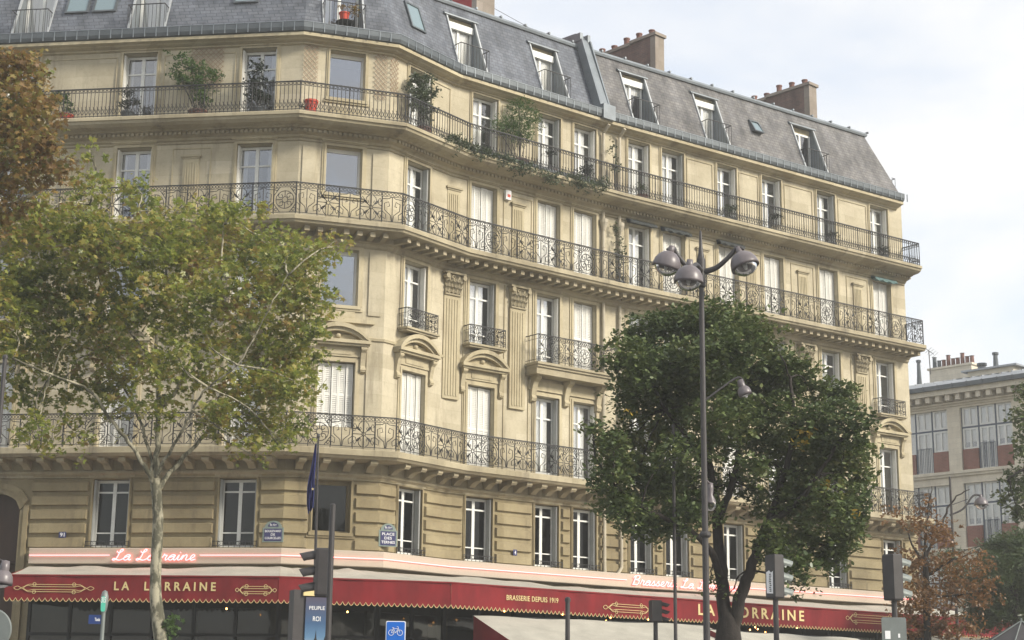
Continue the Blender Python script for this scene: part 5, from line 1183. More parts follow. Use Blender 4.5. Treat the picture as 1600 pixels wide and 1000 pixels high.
plant('climbing_plant', 'slim dark climber beside the downpipes on the lower balcony', 4, 968, 430, ZC, .3, [(963, 355, 3, 14), (966, 375, 5, 14), (972, 390, 6, 12), (966, 400, 5, 16), (969, 425, 6, 12)], 600, .032, 'oval', 'leafivy', (.18, .25, 'gutter'))
plant('potted_plant', 'flowering trough plant right of the downpipes on the top balcony', 4, 1003, 296, ZB, .5, [(1003, 292, 8, 6)], 240, .03, 'oval', 'leafivy', (.22, .25, 'terra'))
plant('potted_plant', 'bushy plant on the balcony under the wing of blind windows', 4, 1142, 330, ZB, .5, [(1142, 326, 12, 7), (1136, 332, 8, 6)], 420, .035, 'oval', 'leafivy', (.2, .22, 'gutter'))
plant('potted_plant', 'round box plant in a pale pot near the middle of the right wing', 4, 1214, 347, ZB, .5, [(1213, 338, 8, 4)], 300, .03, 'oval', 'leafbox', (.19, .35, 'pipe'))
plant('potted_plant', 'low dark plant near the third window from the far end', 4, 1300, 372, ZB, .5, [(1300, 368, 9, 5)], 300, .03, 'oval', 'leafbox', (.18, .22, 'gutter'))
plant('potted_plant', 'last dark plant at the far right end of the top balcony', 4, 1380, 396, ZB, .5, [(1380, 390, 9, 5)], 300, .03, 'oval', 'leafbox', (.2, .26, 'gutter'))
plant('potted_plant', 'red flowering pot on the dark table in the corner dormer opening', 1, 538, 20, RZ0 + .35, -.3, [(534, 12, 5, 5), (548, 18, 7, 6), (556, 12, 6, 6)], 260, .035, 'oval', 'leafbrown', (.16, .3, 'redpot'))
tb_ = MB(); q = S[1](S[1].hit(540, 20, -.3)[0], -.3, RZ0); tb_.lathe(q, [(.22, 0), (.03, .03), (.025, .31), (.30, .32), (.30, .345), (0, .345)], 16); tag(tb_.build('side_table', 'black', origin=q), 'small round dark table in the corner dormer opening under a red pot', 'table')
# ivy trailing along the balcony edge
C = []; rg = random.Random(5)
iv = empty('trailing_ivy', S[3](2.5, .9, ZB), 'long mass of grey green ivy spilling over the top balcony edge', 'plant')
for sg, ua, ub in ((2, 1.7, 2.98), (3, 0.1, 6.1)):
    u = ua
    while u < ub:
        c = S[sg](u, .93, ZB + .05 + rg.uniform(-.1, .12) - (.1 if 2 < u < 5 and sg == 3 else 0)); C.append((c, (.26, .2, rg.uniform(.14, .26)), 1)); u += .2
leaf_cloud('foliage', C, 6500, .035, 'oval', 'leafivy', iv, seed=77, droop=.35)
mb = MB(); mb.box(S[3], .2, 6.0, .55, .8, ZB + .01, ZB + .22); mb.build('trough', 'gutter', iv)
# trellises on the wall
def trellis(sg, pa, pb, ya, yb, label):
    fr = S[sg]; u0 = fr.hit(pa, yb, .05)[0]; u1 = fr.hit(pb, yb, .05)[0]; z1 = fr.hit(pa, ya, .05)[1]; z0 = fr.hit(pa, yb, .05)[1]; mb = MB(); w = u1 - u0; h = z1 - z0; st = .16
    for s_ in (1, -1):
        k = -h
        while k < w + h:
            pts = []
            for t in (0, 1):
                pass
            # line u = u0 + k + s*(z - z0)
            za, zb_ = z0, z1
            ua, ub = (k, k + h) if s_ == 1 else (k + h, k)
            # clip
            def cl_(u_a, z_a, u_b, z_b):
                if u_a > u_b: u_a, z_a, u_b, z_b = u_b, z_b, u_a, z_a
                if u_b < 0 or u_a > w: return None
                if u_a < 0: z_a += (z_b - z_a) * (0 - u_a) / (u_b - u_a); u_a = 0
                if u_b > w: z_b = z_a + (z_b - z_a) * (w - u_a) / (u_b - u_a); u_b = w
                return u_a, z_a, u_b, z_b
            q = cl_(ua, za, ub, zb_)
            if q and q[2] - q[0] > .03: mb.tube([fr(u0 + q[0], .05 + .008 * s_, q[1]), fr(u0 + q[2], .05 + .008 * s_, q[3])], .010, 4)
            k += st
    o = mb.build('trellis', 'trellis'); tag(o, label, 'trellis')
trellis(1, 473, 496, 68, 128, 'narrow wooden lattice left of the big corner window'); trellis(1, 584, 604, 82, 155, 'narrow wooden lattice right of the big corner window')
trellis(2, 609, 622, 88, 145, 'narrow lattice just past the building corner edge'); trellis(0, 296, 347, 72, 140, 'wide wooden lattice behind the climber between two windows')

# ================================================================== STREET FURNITURE
def pole(mb, x, y0, Y, r0, r1, zb=0, n=12):
    t = at(x, y0, Y); mb.tube([(t.x, t.y, zb), (t.x, t.y, 1.0), (t.x, t.y, 1.1), (t.x, t.y, t.z * .9), (t.x, t.y, t.z)], [r0 * 1.25, r0 * 1.2, r0, max(r1, r0 * .72), r1], n); return t
# triple street lamp
YL = 27.0; root = empty('street_lamp', (at(1096, 700, YL).x, YL, 0), 'tall slim street lamp with three domed mauve grey heads on curved arms', 'street lamp')
mb = MB(); t = pole(mb, 1094.5, 360, YL, .06, .012); X = t.x; zt = t.z
z_c = at(1095, 410, YL).z; mb.lathe((X, YL, z_c - .45), [(.05, 0), (.075, .02), (.075, .5), (.055, .55), (.03, .75), (.02, 1.0)], 14)
mb.lathe((X, YL, at(1100, 840, YL).z), [(.07, 0), (.1, .03), (.1, .06), (.07, .1)], 14)
mb.build('pole', 'post', root)
def lamp_head(root, c, r, tilt, name='lamp_head'):
    h = MB(); T = tilt
    prof = [(0, r * .98), (r * .15, r * .965), (r * .45, r * .86), (r * .74, r * .62), (r * .93, r * .28), (r, -.02), (r, -.07), (r * .95, -.05), (r * .6, r * .1), (0, r * .25)]
    h.lathe(c, prof, 24, tilt=T); h.lathe(c + T @ Vector((0, 0, r * .9)), [(.0, .12), (.05, .11), (.06, .02), (.06, -.03)], 12, tilt=T)
    ho = h.build(name, 'lampmetal', root, smooth=True); b = MB()
    b.lathe(c, [(r * .86, -.05), (r * .86, -r * .25), (r * .7, -r * .55), (r * .4, -r * .76), (0, -r * .84)], 20, tilt=T); b.build('glass_bowl', 'clear', ho, smooth=True)
    g = MB(); g.lathe(c + T @ Vector((0, 0, -.02)), [(0, .05), (.035, .03), (.04, -.02), (.02, -.08), (0, -.09)], 10, tilt=T); g.build('lamp_bulb', 'signwhite', ho)
armz = at(1095, 415, YL).z
for (hx, hy, dY, tx, ty) in ((1042, 413, -.1, 10, 16), (1163, 413, -.25, -8, -18), (1076, 436, -.75, 4, 4)):
    c = at(hx, hy, YL + dY); top_ = c + Vector((0, 0, .26)); out_ = Vector((c.x - X, c.y - YL, 0)); L = out_.length; d = out_ / max(L, .01)
    a = MB(); base = Vector((X, YL, armz - .12)); pts = [base, base + d * L * .35 + Vector((0, 0, .06)), base + d * L * .68 + Vector((0, 0, (top_.z - base.z) * .75)), Vector((top_.x, top_.y, top_.z + .05)) - d * .12, Vector((top_.x, top_.y, top_.z + .0))]
    q = catmull([tuple(p) for p in pts], 6); a.tube(q, [.055 - .035 * i / (len(q) - 1) for i in range(len(q))], 8); a.build('arm', 'post', root, smooth=True)
    T = (Matrix.Rotation(math.radians(ty), 3, 'Y') @ Matrix.Rotation(math.radians(tx), 3, 'X')); lamp_head(root, c, .245, T)
# small lamp fixed low on another column, and the lamp inside the tree
root_ = root; c = at(1163, 612, YL); p = Vector((X, YL, at(1100, 628, YL).z)); mb = MB(); mb.tube(catmull([tuple(p), tuple(p.lerp(c, .45) + Vector((0, 0, .16))), tuple(p.lerp(c, .85) + Vector((0, 0, .27))), tuple(c + Vector((0, 0, .16)))], 5), .018, 6); mb.build('side_arm', 'post', root_); lamp_head(root_, c, .115, Matrix.Rotation(-.35, 3, 'Y'), 'side_lamp_head')
root = empty('street_lamp', (at(1484, 800, 60).x, 60, 0), 'distant street lamp with a thin curved arm over the orange tree', 'street lamp')
mb = MB(); p = at(1484, 745, 60); mb.tube([(p.x, p.y, 0), (p.x, p.y, 1), p], [.1, .07, .04], 8); mb.tube(catmull([tuple(at(1484, 805, 60)), tuple(at(1505, 795, 60)), tuple(at(1520, 775, 60)), tuple(at(1531, 774, 60))], 5), .035, 6)
mb.tube([at(1484, 790, 60), at(1512, 780, 60)], .015, 5); mb.build('pole', 'post', root); c = at(1533, 787, 60); lamp_head(root, c, .26, Matrix.Rotation(.0, 3, 'Y'))
c = at(1110, 783, 27.2); wl = empty('lantern', (c.x, c.y, c.z), 'small hanging lantern with clear bulb clamped to the lamp post', 'lantern')
mb = MB(); mb.lathe(c, [(.0, .32), (.05, .3), (.055, .2), (.045, .1), (.085, .02), (.10, -.03)], 14); mb.tube([c + Vector((0, 0, .28)), (X, YL, c.z + .36)], .02, 6); mb.build('cap', 'lampmetal', wl, smooth=True); mb = MB(); mb.lathe(c, [(.095, -.03), (.09, -.1), (.05, -.16), (0, -.17)], 14); mb.build('glass_bowl', 'clear', wl, smooth=True)
# plain poles
for x, y, Y, r, lb in ((1052, 668, 30, .036, 'thin plain dark pole standing left of the triple lamp'), (520, 793, 24, .042, 'dark plain mast beside the traffic signal at the corner'), (8, 560, 26, .045, 'dark thin pole at the extreme left edge'), (887, 940, 22, .04, 'short dark post with pale cap in front of the awning')):
    mb = MB(); t = pole(mb, x, y, Y, r, r * .8 if r != .042 else r); mb.lathe((t.x, t.y, t.z), [(r * .9, 0), (r * 1.0, .0), (r, .04), (r * .5, .06), (0, .06)], 12)
    o = mb.build('post', 'post', origin=(t.x, t.y, 0), smooth=False); tag(o, lb, 'post')
# traffic signals: housing with three hooded lenses. facing: unit plan vector the lenses look along
def signal(px, ptop, pbot, Y, facing, label, wid=.26, dep=.16, sticker=False, lit=None, mast=True, side=None):
    t = at(px, ptop, Y); b = at(px, pbot, Y); H = t.z - b.z; f = Vector(facing).normalized(); s_ = Vector((f.y, -f.x))
    fr = lambda u, o, z: Vector((t.x + s_.x * u + f.x * o, t.y + s_.y * u + f.y * o, z))
    root = empty('traffic_light', (t.x, t.y, 0), label, 'traffic light')
    mb = MB(); w = wid / 2
    pts = [(-w, -dep), (w, -dep), (w, dep * .6), (w * .9, dep), (-w * .9, dep), (-w, dep * .6)]
    e = .02; n = 6
    lay = [(b.z, .9), (b.z + e, 1), (t.z - e, 1), (t.z, .9)]
    V = [fr(x * k, y * k, z) for z, k in lay for x, y in pts]; F = [tuple(range(n))[::-1], tuple(range(3 * n, 4 * n))]
    for i in range(3): F += [(i * n + j, i * n + (j + 1) % n, (i + 1) * n + (j + 1) % n, (i + 1) * n + j) for j in range(n)]
    mb.add(V, F); hs = mb.build('housing', 'post', root)
    for k in range(3):
        zc = t.z - H * (k + .5) / 3; r = H / 3 * .36; v = MB(); Lh = wid * .95
        T = 10; rows = []
        for j, (oo, sc) in enumerate(((dep, 1.05), (dep + Lh * .5, 1.0), (dep + Lh, .9))):
            rows.append([fr(math.cos(a) * r * sc, oo - (0 if j < 2 else .05 * (1 - math.sin(a))) , zc + math.sin(a) * r * sc - .02 * j) for a in [math.radians(-25 + 230 * i / T) for i in range(T + 1)]])
        for A, Bq in zip(rows, rows[1:]):
            for i in range(T): v.add([A[i], A[i + 1], Bq[i + 1], Bq[i]], [(0, 1, 2, 3)])
        v.build('visor', 'post' if side != 'pale' else 'greymetal', hs)
        l = MB(); ring = [fr(math.cos(a) * r * .9, dep + .004, zc + math.sin(a) * r * .9) for a in [i * math.pi / 8 for i in range(16)]]; l.add(ring, [tuple(range(16))]); l.build('lens', 'lens', hs)
    if sticker:
        q = MB(); q.add([fr(-w * .75, -dep - .004, b.z + H * .12), fr(w * .55, -dep - .004, b.z + H * .10), fr(w * .6, -dep - .004, b.z + H * .62), fr(w * .2, -dep - .004, b.z + H * .58), fr(-w * .2, -dep - .004, b.z + H * .64), fr(-w * .8, -dep - .004, b.z + H * .60)], [tuple(range(6))]); st = q.build('sticker', 'signwhite', hs)
        q = MB(); rg = random.Random(3)
        for i in range(10):
            z = b.z + H * (.15 + i * .043); q.box(lambda u, o, zz: fr(u, -dep - .006 - o * .001, zz), -w * .1 - rg.uniform(0, .02), w * .15 + rg.uniform(0, .02), 0, 1, z, z + H * .022)
        q.build('print', 'black', st)
    if mast:
        p = MB(); p.tube([(t.x, t.y, 0), (t.x, t.y, 1), (t.x, t.y, b.z + .02)], [.055, .045, .042], 12); p.build('pole', 'post', root)
    return root, fr, t, b
signal(506, 857, 931, 25, (-1, -.12), 'traffic light at the corner with three hoods pointing left', .26, .12, mast=False)
signal(1024, 938, 972, 31, (1, .25), 'small far traffic light with hoods turned right, low before the gold scroll', .2, .10)
signal(1210, 867, 935, 26, (1, .5), 'dark traffic light with a torn white sticker on its back', .26, .09, sticker=True, side='pale')
signal(1394, 866, 938, 25, (1, .5), 'plain backed dark traffic light standing over a grey sign back', .26, .09, side='pale')
# grey sign back below the last signal
v = at(1396, 1000, 24.9); fr0 = lambda u, o, z: Vector((v.x + u, v.y - o, z))
t_, b_ = at(1396, 965, 24.9).z, at(1396, 1030, 24.9).z
def rrect(mb, fr, w, z0, z1, o0, o1, r=.03):
    pts = []
    for cx_, cz_, a0 in ((w / 2 - r, z1 - r, 0), (-w / 2 + r, z1 - r, 90), (-w / 2 + r, z0 + r, 180), (w / 2 - r, z0 + r, 270)):
        for i in range(5): a = math.radians(a0 + 90 * i / 4); pts.append((cx_ + r * math.cos(a), cz_ + r * math.sin(a)))
    n = len(pts); mb.add([fr(x, o0, z) for x, z in pts] + [fr(x, o1, z) for x, z in pts], [tuple(range(n)), tuple(range(n, 2 * n))[::-1]] + [(j, (j + 1) % n, (j + 1) % n + n, j + n) for j in range(n)])
rt = empty('road_sign', (v.x, v.y, b_), 'grey back of a rectangular road sign under the rightmost traffic light', 'road sign'); mb = MB(); rrect(mb, fr0, .37, b_, t_, .06, .075); mb.build('panel', 'greymetal', rt)
mb = MB(); mb.box(fr0, .055, .085, .076, .08, t_ - .30, t_ - .24); mb.box(fr0, -.14, -.06, .076, .08, t_ - .32, t_ - .2); mb.build('stickers', 'signwhite', rt)
# blue bicycle sign
v = at(618, 1000, 21); t_ = at(618, 970.5, 21).z; rt = empty('road_sign', (v.x, v.y, 0), 'blue square road sign with a white bicycle symbol', 'road sign'); s = .25; fr1 = lambda u, o, z: Vector((v.x + u, v.y - o, z))
b_ = t_ - s * 1.35
mb = MB(); rrect(mb, fr1, s, b_, t_, 0, .02, .02); mb.build('panel', 'signwhite', rt); mb = MB(); rrect(mb, fr1, s - .02, b_ + .01, t_ - .01, .02, .024, .016); mb.build('blue_field', 'signblue', rt)
mb = MB(); zc = t_ - .135; T = lambda p: mb.tube([fr1(x, .027, zc + z) for x, z in p], .004, 4)
for x in (-.055, .055): T(arc(x, -.01, .034, 0, 360, 14))
T([(-.055, -.01), (-.03, .04), (.035, .04), (.055, -.01)]); T([(-.055, -.01), (0, -.012), (-.034, .05), (-.045, .052), (-.02, .052)]); T([(0, -.012), (.036, .044), (.03, .064), (.015, .066)]); mb.build('bicycle_symbol', 'signwhite', rt)
mb = MB(); mb.tube([fr1(0, -.03, 0), fr1(0, -.03, t_ - .03)], .028, 10); mb.build('pole', 'greymetal', rt)
# advertising panel
v = at(500, 1000, 28); rt = empty('advertising_panel', (v.x, v.y, 0), 'grey advertising column with a blue film poster by the corner mast', 'advertising panel')
frp = frame((v.x - .26, v.y - .05), (v.x + .12, v.y + .10)); Lp = frp.len
zt_ = at(490, 922, 28).z
mb = MB(); mb.box(frp, -.20, Lp + .03, -.35, -.02, 0, zt_); mb.build('housing', 'post', rt)
mb = MB(); mb.box(frp, -.05, Lp + .03, -.02, .03, zt_ - .10, zt_); mb.build('header', 'gold', rt)
pm = bpy.data.materials.new('night blue film poster'); pm.use_nodes = True; tt = pm.node_tree; bb = tt.nodes['Principled BSDF']; g = N(tt, 'ShaderNodeNewGeometry'); sx = N(tt, 'ShaderNodeSeparateXYZ'); tt.links.new(g.outputs['Position'], sx.inputs[0]); r = N(tt, 'ShaderNodeMapRange'); r.inputs[1].default_value = zt_ - 1.3; r.inputs[2].default_value = zt_ - .1; tt.links.new(sx.outputs[2], r.inputs[0])
cr_ = N(tt, 'ShaderNodeValToRGB'); cr_.color_ramp.elements[0].color = (.30, .32, .30, 1); cr_.color_ramp.elements[0].position = .25; cr_.color_ramp.elements[1].color = (.06, .05, .08, 1); e_ = cr_.color_ramp.elements.new(.62); e_.color = (.03, .08, .17, 1); e_ = cr_.color_ramp.elements.new(.42); e_.color = (.08, .17, .28, 1); tt.links.new(r.outputs[0], cr_.inputs[0]); tt.links.new(cr_.outputs[0], bb.inputs['Base Color']); bb.inputs['Roughness'].default_value = .3; M['poster'] = pm
mb = MB(); mb.box(frp, 0, Lp, -.02, .015, .6, zt_ - .12); po = mb.build('poster', 'poster', rt)
mb = MB(); text_geo(mb, 'PEUPLE', Lp * .66, .06, lambda x, y, d: frp(Lp * .15 + x, .018 + d, zt_ - .33 + y), .003); text_geo(mb, 'ROI', Lp * .32, .08, lambda x, y, d: frp(Lp * .32 + x, .018 + d, zt_ - .52 + y), .003); mb.build('lettering', 'signwhite', po)
mb = MB(); mb.add([frp(x, .017, z) for x, z in [(0, .62), (Lp, .62), (Lp, zt_ - .75), (Lp * .9, zt_ - .72), (Lp * .8, zt_ - .85), (Lp * .6, zt_ - .95), (Lp * .5, zt_ - .8), (Lp * .47, zt_ - .66), (Lp * .43, zt_ - .8), (Lp * .2, zt_ - 1.0), (0, zt_ - 1.05)]], [tuple(range(11))]); mb.build('skyline_print', 'black', po)
# flag pole with furled flag
Yf = 30; v = at(495, 700, Yf); rt = empty('flag', (v.x, v.y, 0), 'furled dark blue flag hanging from a thin mast at the corner', 'flag'); mb = MB(); a = at(497.5, 682, Yf); b = at(492, 905, Yf)
mb.tube([a, b, b + (b - a) * (b.z / (a.z - b.z))], [.018, .03, .04], 8); mb.lathe(a, [(0, .06), (.03, .04), (.035, .0), (.02, -.03)], 10); mb.build('pole', 'post', rt)
mb = MB(); n = 26; rows = []
for i in range(n + 1):
    t = i / n; z = lerp(at(496, 694, Yf).z, at(490, 795, Yf).z, t); wd = (.03 + .10 * min(1, t * 1.6)) * (1 - .25 * max(0, t - .85) / .15); row = []
    for k in range(13):
        a_ = k / 12; xx = v.x + .0 - t * .02 - wd * a_ ; row.append((xx + .005 * math.sin(t * 9 + k), v.y - .03 + .035 * math.sin(k * 1.9 + t * 3) * (0.3 + t), z - .10 * a_ * t + .02 * math.sin(k)))
    rows.append(row)
for A, Bq in zip(rows, rows[1:]):
    for k in range(12): mb.quad(A[k], A[k + 1], Bq[k + 1], Bq[k])
fl = mb.build('flag_cloth', 'flag', rt, smooth=True); sm = MB(); p = at(489.5, 765, Yf); 
star = [(math.cos(math.pi / 2 + k * math.pi / 5) * (.03 if k % 2 == 0 else .012), math.sin(math.pi / 2 + k * math.pi / 5) * (.03 if k % 2 == 0 else .012)) for k in range(10)]
sm.add([(p.x + x, p.y - .09, p.z + z) for x, z in star], [tuple(range(10))]); sm.build('gold_star', 'gold', fl)
# parking meter style post with small blue panel, lower left
v = at(159, 1000, 23); rt = empty('bus_stop_post', (v.x, v.y, 0), 'thin post with rounded green tipped head reading 315 and a small blue panel', 'sign post'); fr2 = lambda u, o, z: Vector((v.x + u, v.y - o, z)); zt_ = at(159, 923, 23).z
mb = MB(); mb.tube([fr2(0, 0, 0), fr2(0, 0, zt_ - .3)], .028, 10); mb.build('pole', 'greymetal', rt)
mb = MB(); mb.lathe(fr2(0, 0, zt_ - .32), [(.02, 0), (.045, .06), (.055, .14), (.055, .24), (.035, .31), (0, .33)], 12); hd = mb.build('head', 'greymetal', rt, smooth=True)
M['green'] = mat('pale green tip', (.10, .50, .36), .5)
mb = MB(); rrect(mb, fr2, .06, zt_ - .29, zt_ - .08, .05, .06, .025); mb.build('tip', 'green', hd); mb = MB(); text_geo(mb, '315', .06, .08, lambda x, y, d: fr2(-.028 + x, .061 + d, zt_ - .17 + y), .003, bold=.02); mb.build('lettering', 'signwhite', hd)
mb = MB(); zz = at(150, 975, 23).z; mb.box(fr2, -.20, -.02, -.01, .01, zz, zz + .125); bpnl = mb.build('blue_panel', 'panelblue', rt); mb = MB(); text_geo(mb, 'Taxis', .075, .045, lambda x, y, d: fr2(-.115 + x, .011 + d, zz + .04 + y), .003, bold=.02); mb.build('lettering', 'signwhite', bpnl)
# round sign back and clear globe at the left edge
v = at(-14, 985, 16); rt = empty('road_sign', (v.x, v.y, 0), 'grey round back of a road sign cut by the lower left corner', 'road sign'); mb = MB(); c = at(-14, 984, 16)
T = Matrix.Rotation(math.radians(90), 3, 'X'); mb.lathe(c, [(0, 0), (.195, 0), (.205, .01), (.205, .025), (.195, .03), (0, .03)], 40, tilt=T); mb.build('disc', 'greymetal', rt); mb = MB(); mb.tube([(c.x, c.y + .04, 0), (c.x, c.y + .04, c.z + .2)], .03, 10); mb.build('pole', 'greymetal', rt)
c = at(4, 905, 20); rt = empty('street_lamp', (c.x - .4, c.y, 0), 'round lamp head with clear bowl cut by the left edge over the awning', 'street lamp'); lamp_head(rt, c, .125, Matrix.Rotation(.1, 3, 'Y')); mb = MB(); mb.tube([(c.x - .4, c.y, 0), (c.x - .4, c.y, c.z + .2), (c.x - .2, c.y, c.z + .32), (c.x, c.y, c.z + .2)], [.05, .035, .02, .018], 8); mb.build('pole', 'post', rt)
# dark parasol tip at the lower right corner
p0 = at(1594, 971, 30); rt = empty('parasol', (p0.x + .3, p0.y, 0), 'dark grey parasol peak at the lower right corner', 'parasol'); mb = MB(); n = 8; ap = p0 + Vector((.02, 0, 0)); zc = at(1560, 1003, 30).z
ring = [Vector((ap.x + 1.1 * math.cos(i * math.pi / 4 + .3), ap.y + 1.1 * math.sin(i * math.pi / 4 + .3), zc - .25)) for i in range(8)]
for i in range(8): mb.add([ap, ring[i], ring[(i + 1) % 8], ring[i] + Vector((0, 0, -.03)), ring[(i + 1) % 8] + Vector((0, 0, -.03))], [(0, 1, 2), (1, 3, 4, 2)])
cp_ = mb.build('canopy', 'post', rt); mb = MB()
for i in range(8): mb.tube([ap + Vector((0, 0, .01)), ring[i] + Vector((0, 0, .012))], .012, 5)
mb.build('seam', 'greymetal', cp_); mb = MB(); mb.tube([(ap.x, ap.y, 0), (ap.x, ap.y, ap.z + .06)], .02, 8); mb.build('pole', 'greymetal', rt)

# ================================================================== BACKGROUND BUILDING
G0 = at(1422, 620, 90); g1 = atz(1600, 595, G0.z); F2 = frame((G0.x, G0.y), (g1.x, g1.y)); ZE = G0.z
Bg = empty('background_building', (G0.x, G0.y, 0), 'pale stone block with red brick panels and large studio windows beyond the right end', 'building')
hz = lambda x, y: F2.hit(x, y, 0)
UL, UR = -14, 26
wl_ = [(hz(1485, 640)[0], 'p')]
ua, ub = hz(1502, 700)[0], hz(1584, 700)[0]; uc, ud = hz(1424, 700)[0] - 4.2, hz(1482, 700)[0]
zt1 = hz(1500, 637)[1]; zm1 = hz(1502, 668)[1]; zb1 = hz(1505, 702)[1]; zs = hz(1505, 735)[1]
pitch_ = zt1 - hz(1510, 755)[1]
Wd = ub - ua; gap = ua - ud; mod = Wd + gap
wb = MB(); ops = []
for k in range(-3, 4):
    for j in range(5):
        zt_ = zt1 - j * pitch_
        if zt_ - (zt1 - zs) < .3: continue
        ops.append((ua + Wd / 2 + k * mod, Wd, zt_ - (zt1 - zs), zt_))
UL = min(o[0] for o in ops) - Wd / 2 - gap; UR = max(o[0] for o in ops) + Wd / 2 + gap
for j in range(5):
    zt_ = zt1 - j * pitch_; sel = [o for o in ops if abs(o[3] - zt_) < .01]
    if sel: wall_seg(wb, F2, UL, UR, zt_ + .3 - pitch_, zt_ + .3, sel)
wall_seg(wb, F2, UL, UR, zt1 + .3, ZE, [])
wb.quad(F2(UL, -1, 0), F2(UR, -1, 0), F2(UR, -1, ZE), F2(UL, -1, ZE), 1)
for u in (UL, UR): wb.quad(F2(u, 0, 0), F2(u, -12, 0), F2(u, -12, ZE), F2(u, 0, ZE))
wb.build('wall', ['bgstone', 'inner'], Bg)
cb = MB()
for j in range(5):
    z = zt1 - (zt1 - zs) - j * pitch_
    if z > .4: cb.box(F2, UL, UR, 0, .18, z - .16, z - .001); cb.box(F2, UL, UR, 0, .10, z - .30, z - .161)
cb.box(F2, UL, UR, 0, .10, zt1 + .12, zt1 + .30); cb.box(F2, UL, UR, 0, .25, ZE - .75, ZE - .68); cb.box(F2, UL, UR, 0, .75, ZE - .30, ZE - .02)
n = int((UR - UL) / .62)
for i in range(n): x = UL + (i + .5) * .62; cb.box(F2, x - .13, x + .13, .25, .62, ZE - .62, ZE - .31)
cb.build('cornice', 'bgstone', Bg)
for (uc_, w, z0, z1) in ops:
    f = MB(); g = MB(); wh = MB(); br = MB(); hh = z1 - z0; zm = z1 - (zt1 - zm1); zb = z1 - (zt1 - zb1); l = uc_ - w / 2; cw = w / 3
    for k in range(4): x = l + k * cw; f.box(F2, x - .035, x + .035, -.26, -.14, z0, z1)
    f.box(F2, l, l + w, -.25, -.15, zm - .04, zm + .04)
    for k in range(3):
        a, b = l + k * cw + .05, l + (k + 1) * cw - .05
        for (q0, q1) in ((zm + .05, z1), ((z0 if k == 1 else zb), zm - .05)):
            for x0, x1 in ((a, a + .12), (b - .12, b), ((a + b) / 2 - .06, (a + b) / 2 + .06)): wh.box(F2, x0, x1, -.22, -.16, q0, q1)
            for z in (q0, q1 - .1): wh.box(F2, a + .12, (a + b) / 2 - .06, -.219, -.161, z, z + .1); wh.box(F2, (a + b) / 2 + .06, b - .12, -.219, -.161, z, z + .1)
            g.quad(F2(a, -.2, q0), F2(b, -.2, q0), F2(b, -.2, q1), F2(a, -.2, q1))
        if k != 1: br.box(F2, a, b, -.3, -.06, z0, zb - .001)
        else:
            for i in range(10): x = a + (b - a) * i / 9; f.tube([F2(x, -.05, z0), F2(x, -.05, zb + .25)], .015, 3)
            f.tube([F2(a, -.05, zb + .25), F2(b, -.05, zb + .25)], .02, 4)
    fo = f.build('window', 'bluefr', Bg); wh.build('sash', 'white', fo); g.build('pane', 'glass', fo); br.build('brick_panel', 'bgbrick', fo)
    cu = MB(); curtain_geo(cu, F2, l + .05, l + w - .05, -.28, zm - .8 if R.random() < .4 else z0, z1, 22, .006); cu.build('curtain', 'curtain', fo)
rfb = MB(); rfb.quad(F2(UL, .8, ZE), F2(UR, .8, ZE), F2(UR, -1.2, ZE + .85), F2(UL, -1.2, ZE + .85)); rfb.quad(F2(UL, -1.2, ZE + .85), F2(UR, -1.2, ZE + .85), F2(UR, -9, ZE + 2.4), F2(UL, -9, ZE + 2.4)); rfb.quad(F2(UL, -9, ZE + 2.4), F2(UR, -9, ZE + 2.4), F2(UR, -16, ZE), F2(UL, -16, ZE))
for i in range(int((UR - UL) / .6)): x = UL + i * .6; rfb.hexa([F2(x, -1.2, ZE + .85), F2(x + .05, -1.2, ZE + .85), F2(x + .05, -9, ZE + 2.4), F2(x, -9, ZE + 2.4), F2(x, -1.2, ZE + .92), F2(x + .05, -1.2, ZE + .92), F2(x + .05, -9, ZE + 2.47), F2(x, -9, ZE + 2.47)])
ro_ = rfb.build('roof', 'bgzinc', Bg)
mb = MB(); mb.box(F2, UL, UR, .70, .95, ZE - .02, ZE + .22); 
for i in range(int((UR - UL) / .9)): x = UL + i * .9; mb.box(F2, x, x + .04, .95, .98, ZE, ZE + .25)
mb.build('gutter', 'gutter', Bg)
u0, z0 = hz(1500, 590); mb = MB(); ux, _ = F2.hit(1512, 588, -2); uy, _ = F2.hit(1583, 575, -2); mb.box(F2, ux, uy, -4, -2, ZE + .7, ZE + 1.35, 0); mb.box(F2, ux - .3, uy + .3, -4.2, -1.8, ZE + 1.352, ZE + 1.45, 1); mb.build('attic_block', ['bgstone', 'bgzinc'], Bg)
ux, _ = F2.hit(1452, 580, -7); uy, _ = F2.hit(1518, 575, -7); mb = MB(); zc_ = F2.hit(1500, 572, -7)[1]; mb.box(F2, ux, uy, -7.9, -7, ZE, zc_, 0); mb.box(F2, ux - .1, uy + .1, -8, -6.9, zc_ + .001, zc_ + .12, 0); ch = mb.build('chimney', ['bgstone'], Bg)
for i in range(9):
    u = ux + (uy - ux) * (i + .4) / 9; p = MB(); hh = .5 + .25 * ((i * 5) % 3 == 0); q = F2(u, -7.45, zc_ + .12); p.lathe(q, [(.16, 0), (.13, .1), (.12, hh), (.16, hh), (.1, hh), (.1, .1)], 10); p.build('chimney_pot', 'terra' if i > 1 else 'gutter', ch)
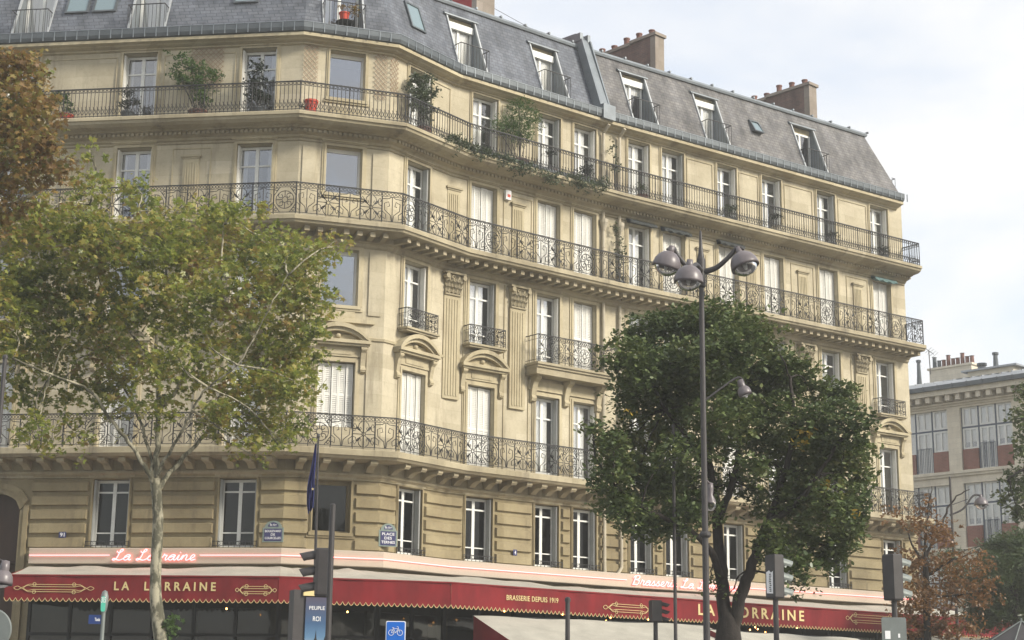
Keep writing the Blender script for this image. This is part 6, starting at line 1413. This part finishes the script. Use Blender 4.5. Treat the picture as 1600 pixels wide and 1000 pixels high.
for (x, y0, y1, r) in ((1555, 551, 575, .16), (1534, 568, 576, .25), (1435, 563, 590, .13)):
    p = MB(); a = F2.hit(x, y0, -6); b = F2.hit(x, y1, -6); q = F2(a[0], -6, b[1] - .8); h_ = a[1] - b[1] + .8; p.lathe(q, [(r * 1.4, 0), (r, .9), (r * .8, h_ - .15), (r * 1.2, h_ - .13), (r * 1.2, h_), (.0, h_ + .05)], 10); p.build('flue', 'gutter', Bg)
an = MB(); a = F2.hit(1451, 547, -6); b = F2.hit(1454, 585, -6); P1 = F2(a[0], -6, a[1]); P0 = F2(b[0], -6, b[1]); an.tube([P0, P1], .03, 5); an.tube([P1 + Vector((-.2, 0, .1)), P1 + Vector((.3, 0, -.25))], .02, 4)
for i in range(4): q = P1.lerp(P1 + Vector((.5, 0, -.4)), i / 4); an.tube([q + Vector((-.12, .3, -.1)), q + Vector((.12, -.3, .1))], .012, 3)
an.build('antenna', 'post', Bg)

# ------------------------------------------------------------------ haze
hz_ = MB(); hz_.box(lambda u, o, z: Vector((u, -o, z)), -175, 175, -235, 95, -1.2, 31); M['haze'] = bpy.data.materials.new('light autumn haze'); M['haze'].use_nodes = True
ht = M['haze'].node_tree; ht.nodes.clear(); ho_ = N(ht, 'ShaderNodeOutputMaterial'); pv_ = N(ht, 'ShaderNodeVolumePrincipled'); pv_.inputs['Color'].default_value = (.98, .98, .94, 1); pv_.inputs['Density'].default_value = .0013; pv_.inputs['Anisotropy'].default_value = .2
ht.links.new(pv_.outputs[0], ho_.inputs['Volume']); tag(hz_.build('haze', 'haze', origin=(0, 70, -1.2)), kind='stuff')

GR = {'potted_plant': 'plants standing on the balconies', 'traffic_light': 'traffic lights at the crossing', 'post': 'plain posts and masts along the street', 'street_lamp': 'street lamps', 'street_name_plate': 'blue street name plates', 'house_number_plate': 'house number plates', 'neon_sign': 'pink neon signs on the sign board', 'trellis': 'wooden lattices on the top storey wall', 'terrace_awning': 'low terrace canopies', 'road_sign': 'road signs', 'plane_tree': 'plane trees', 'climbing_plant': 'climbing plants on the balconies'}
for o in bpy.data.objects:
    k = o.name.split('.')[0]
    if o.parent is None and k in GR: o['group'] = GR[k]
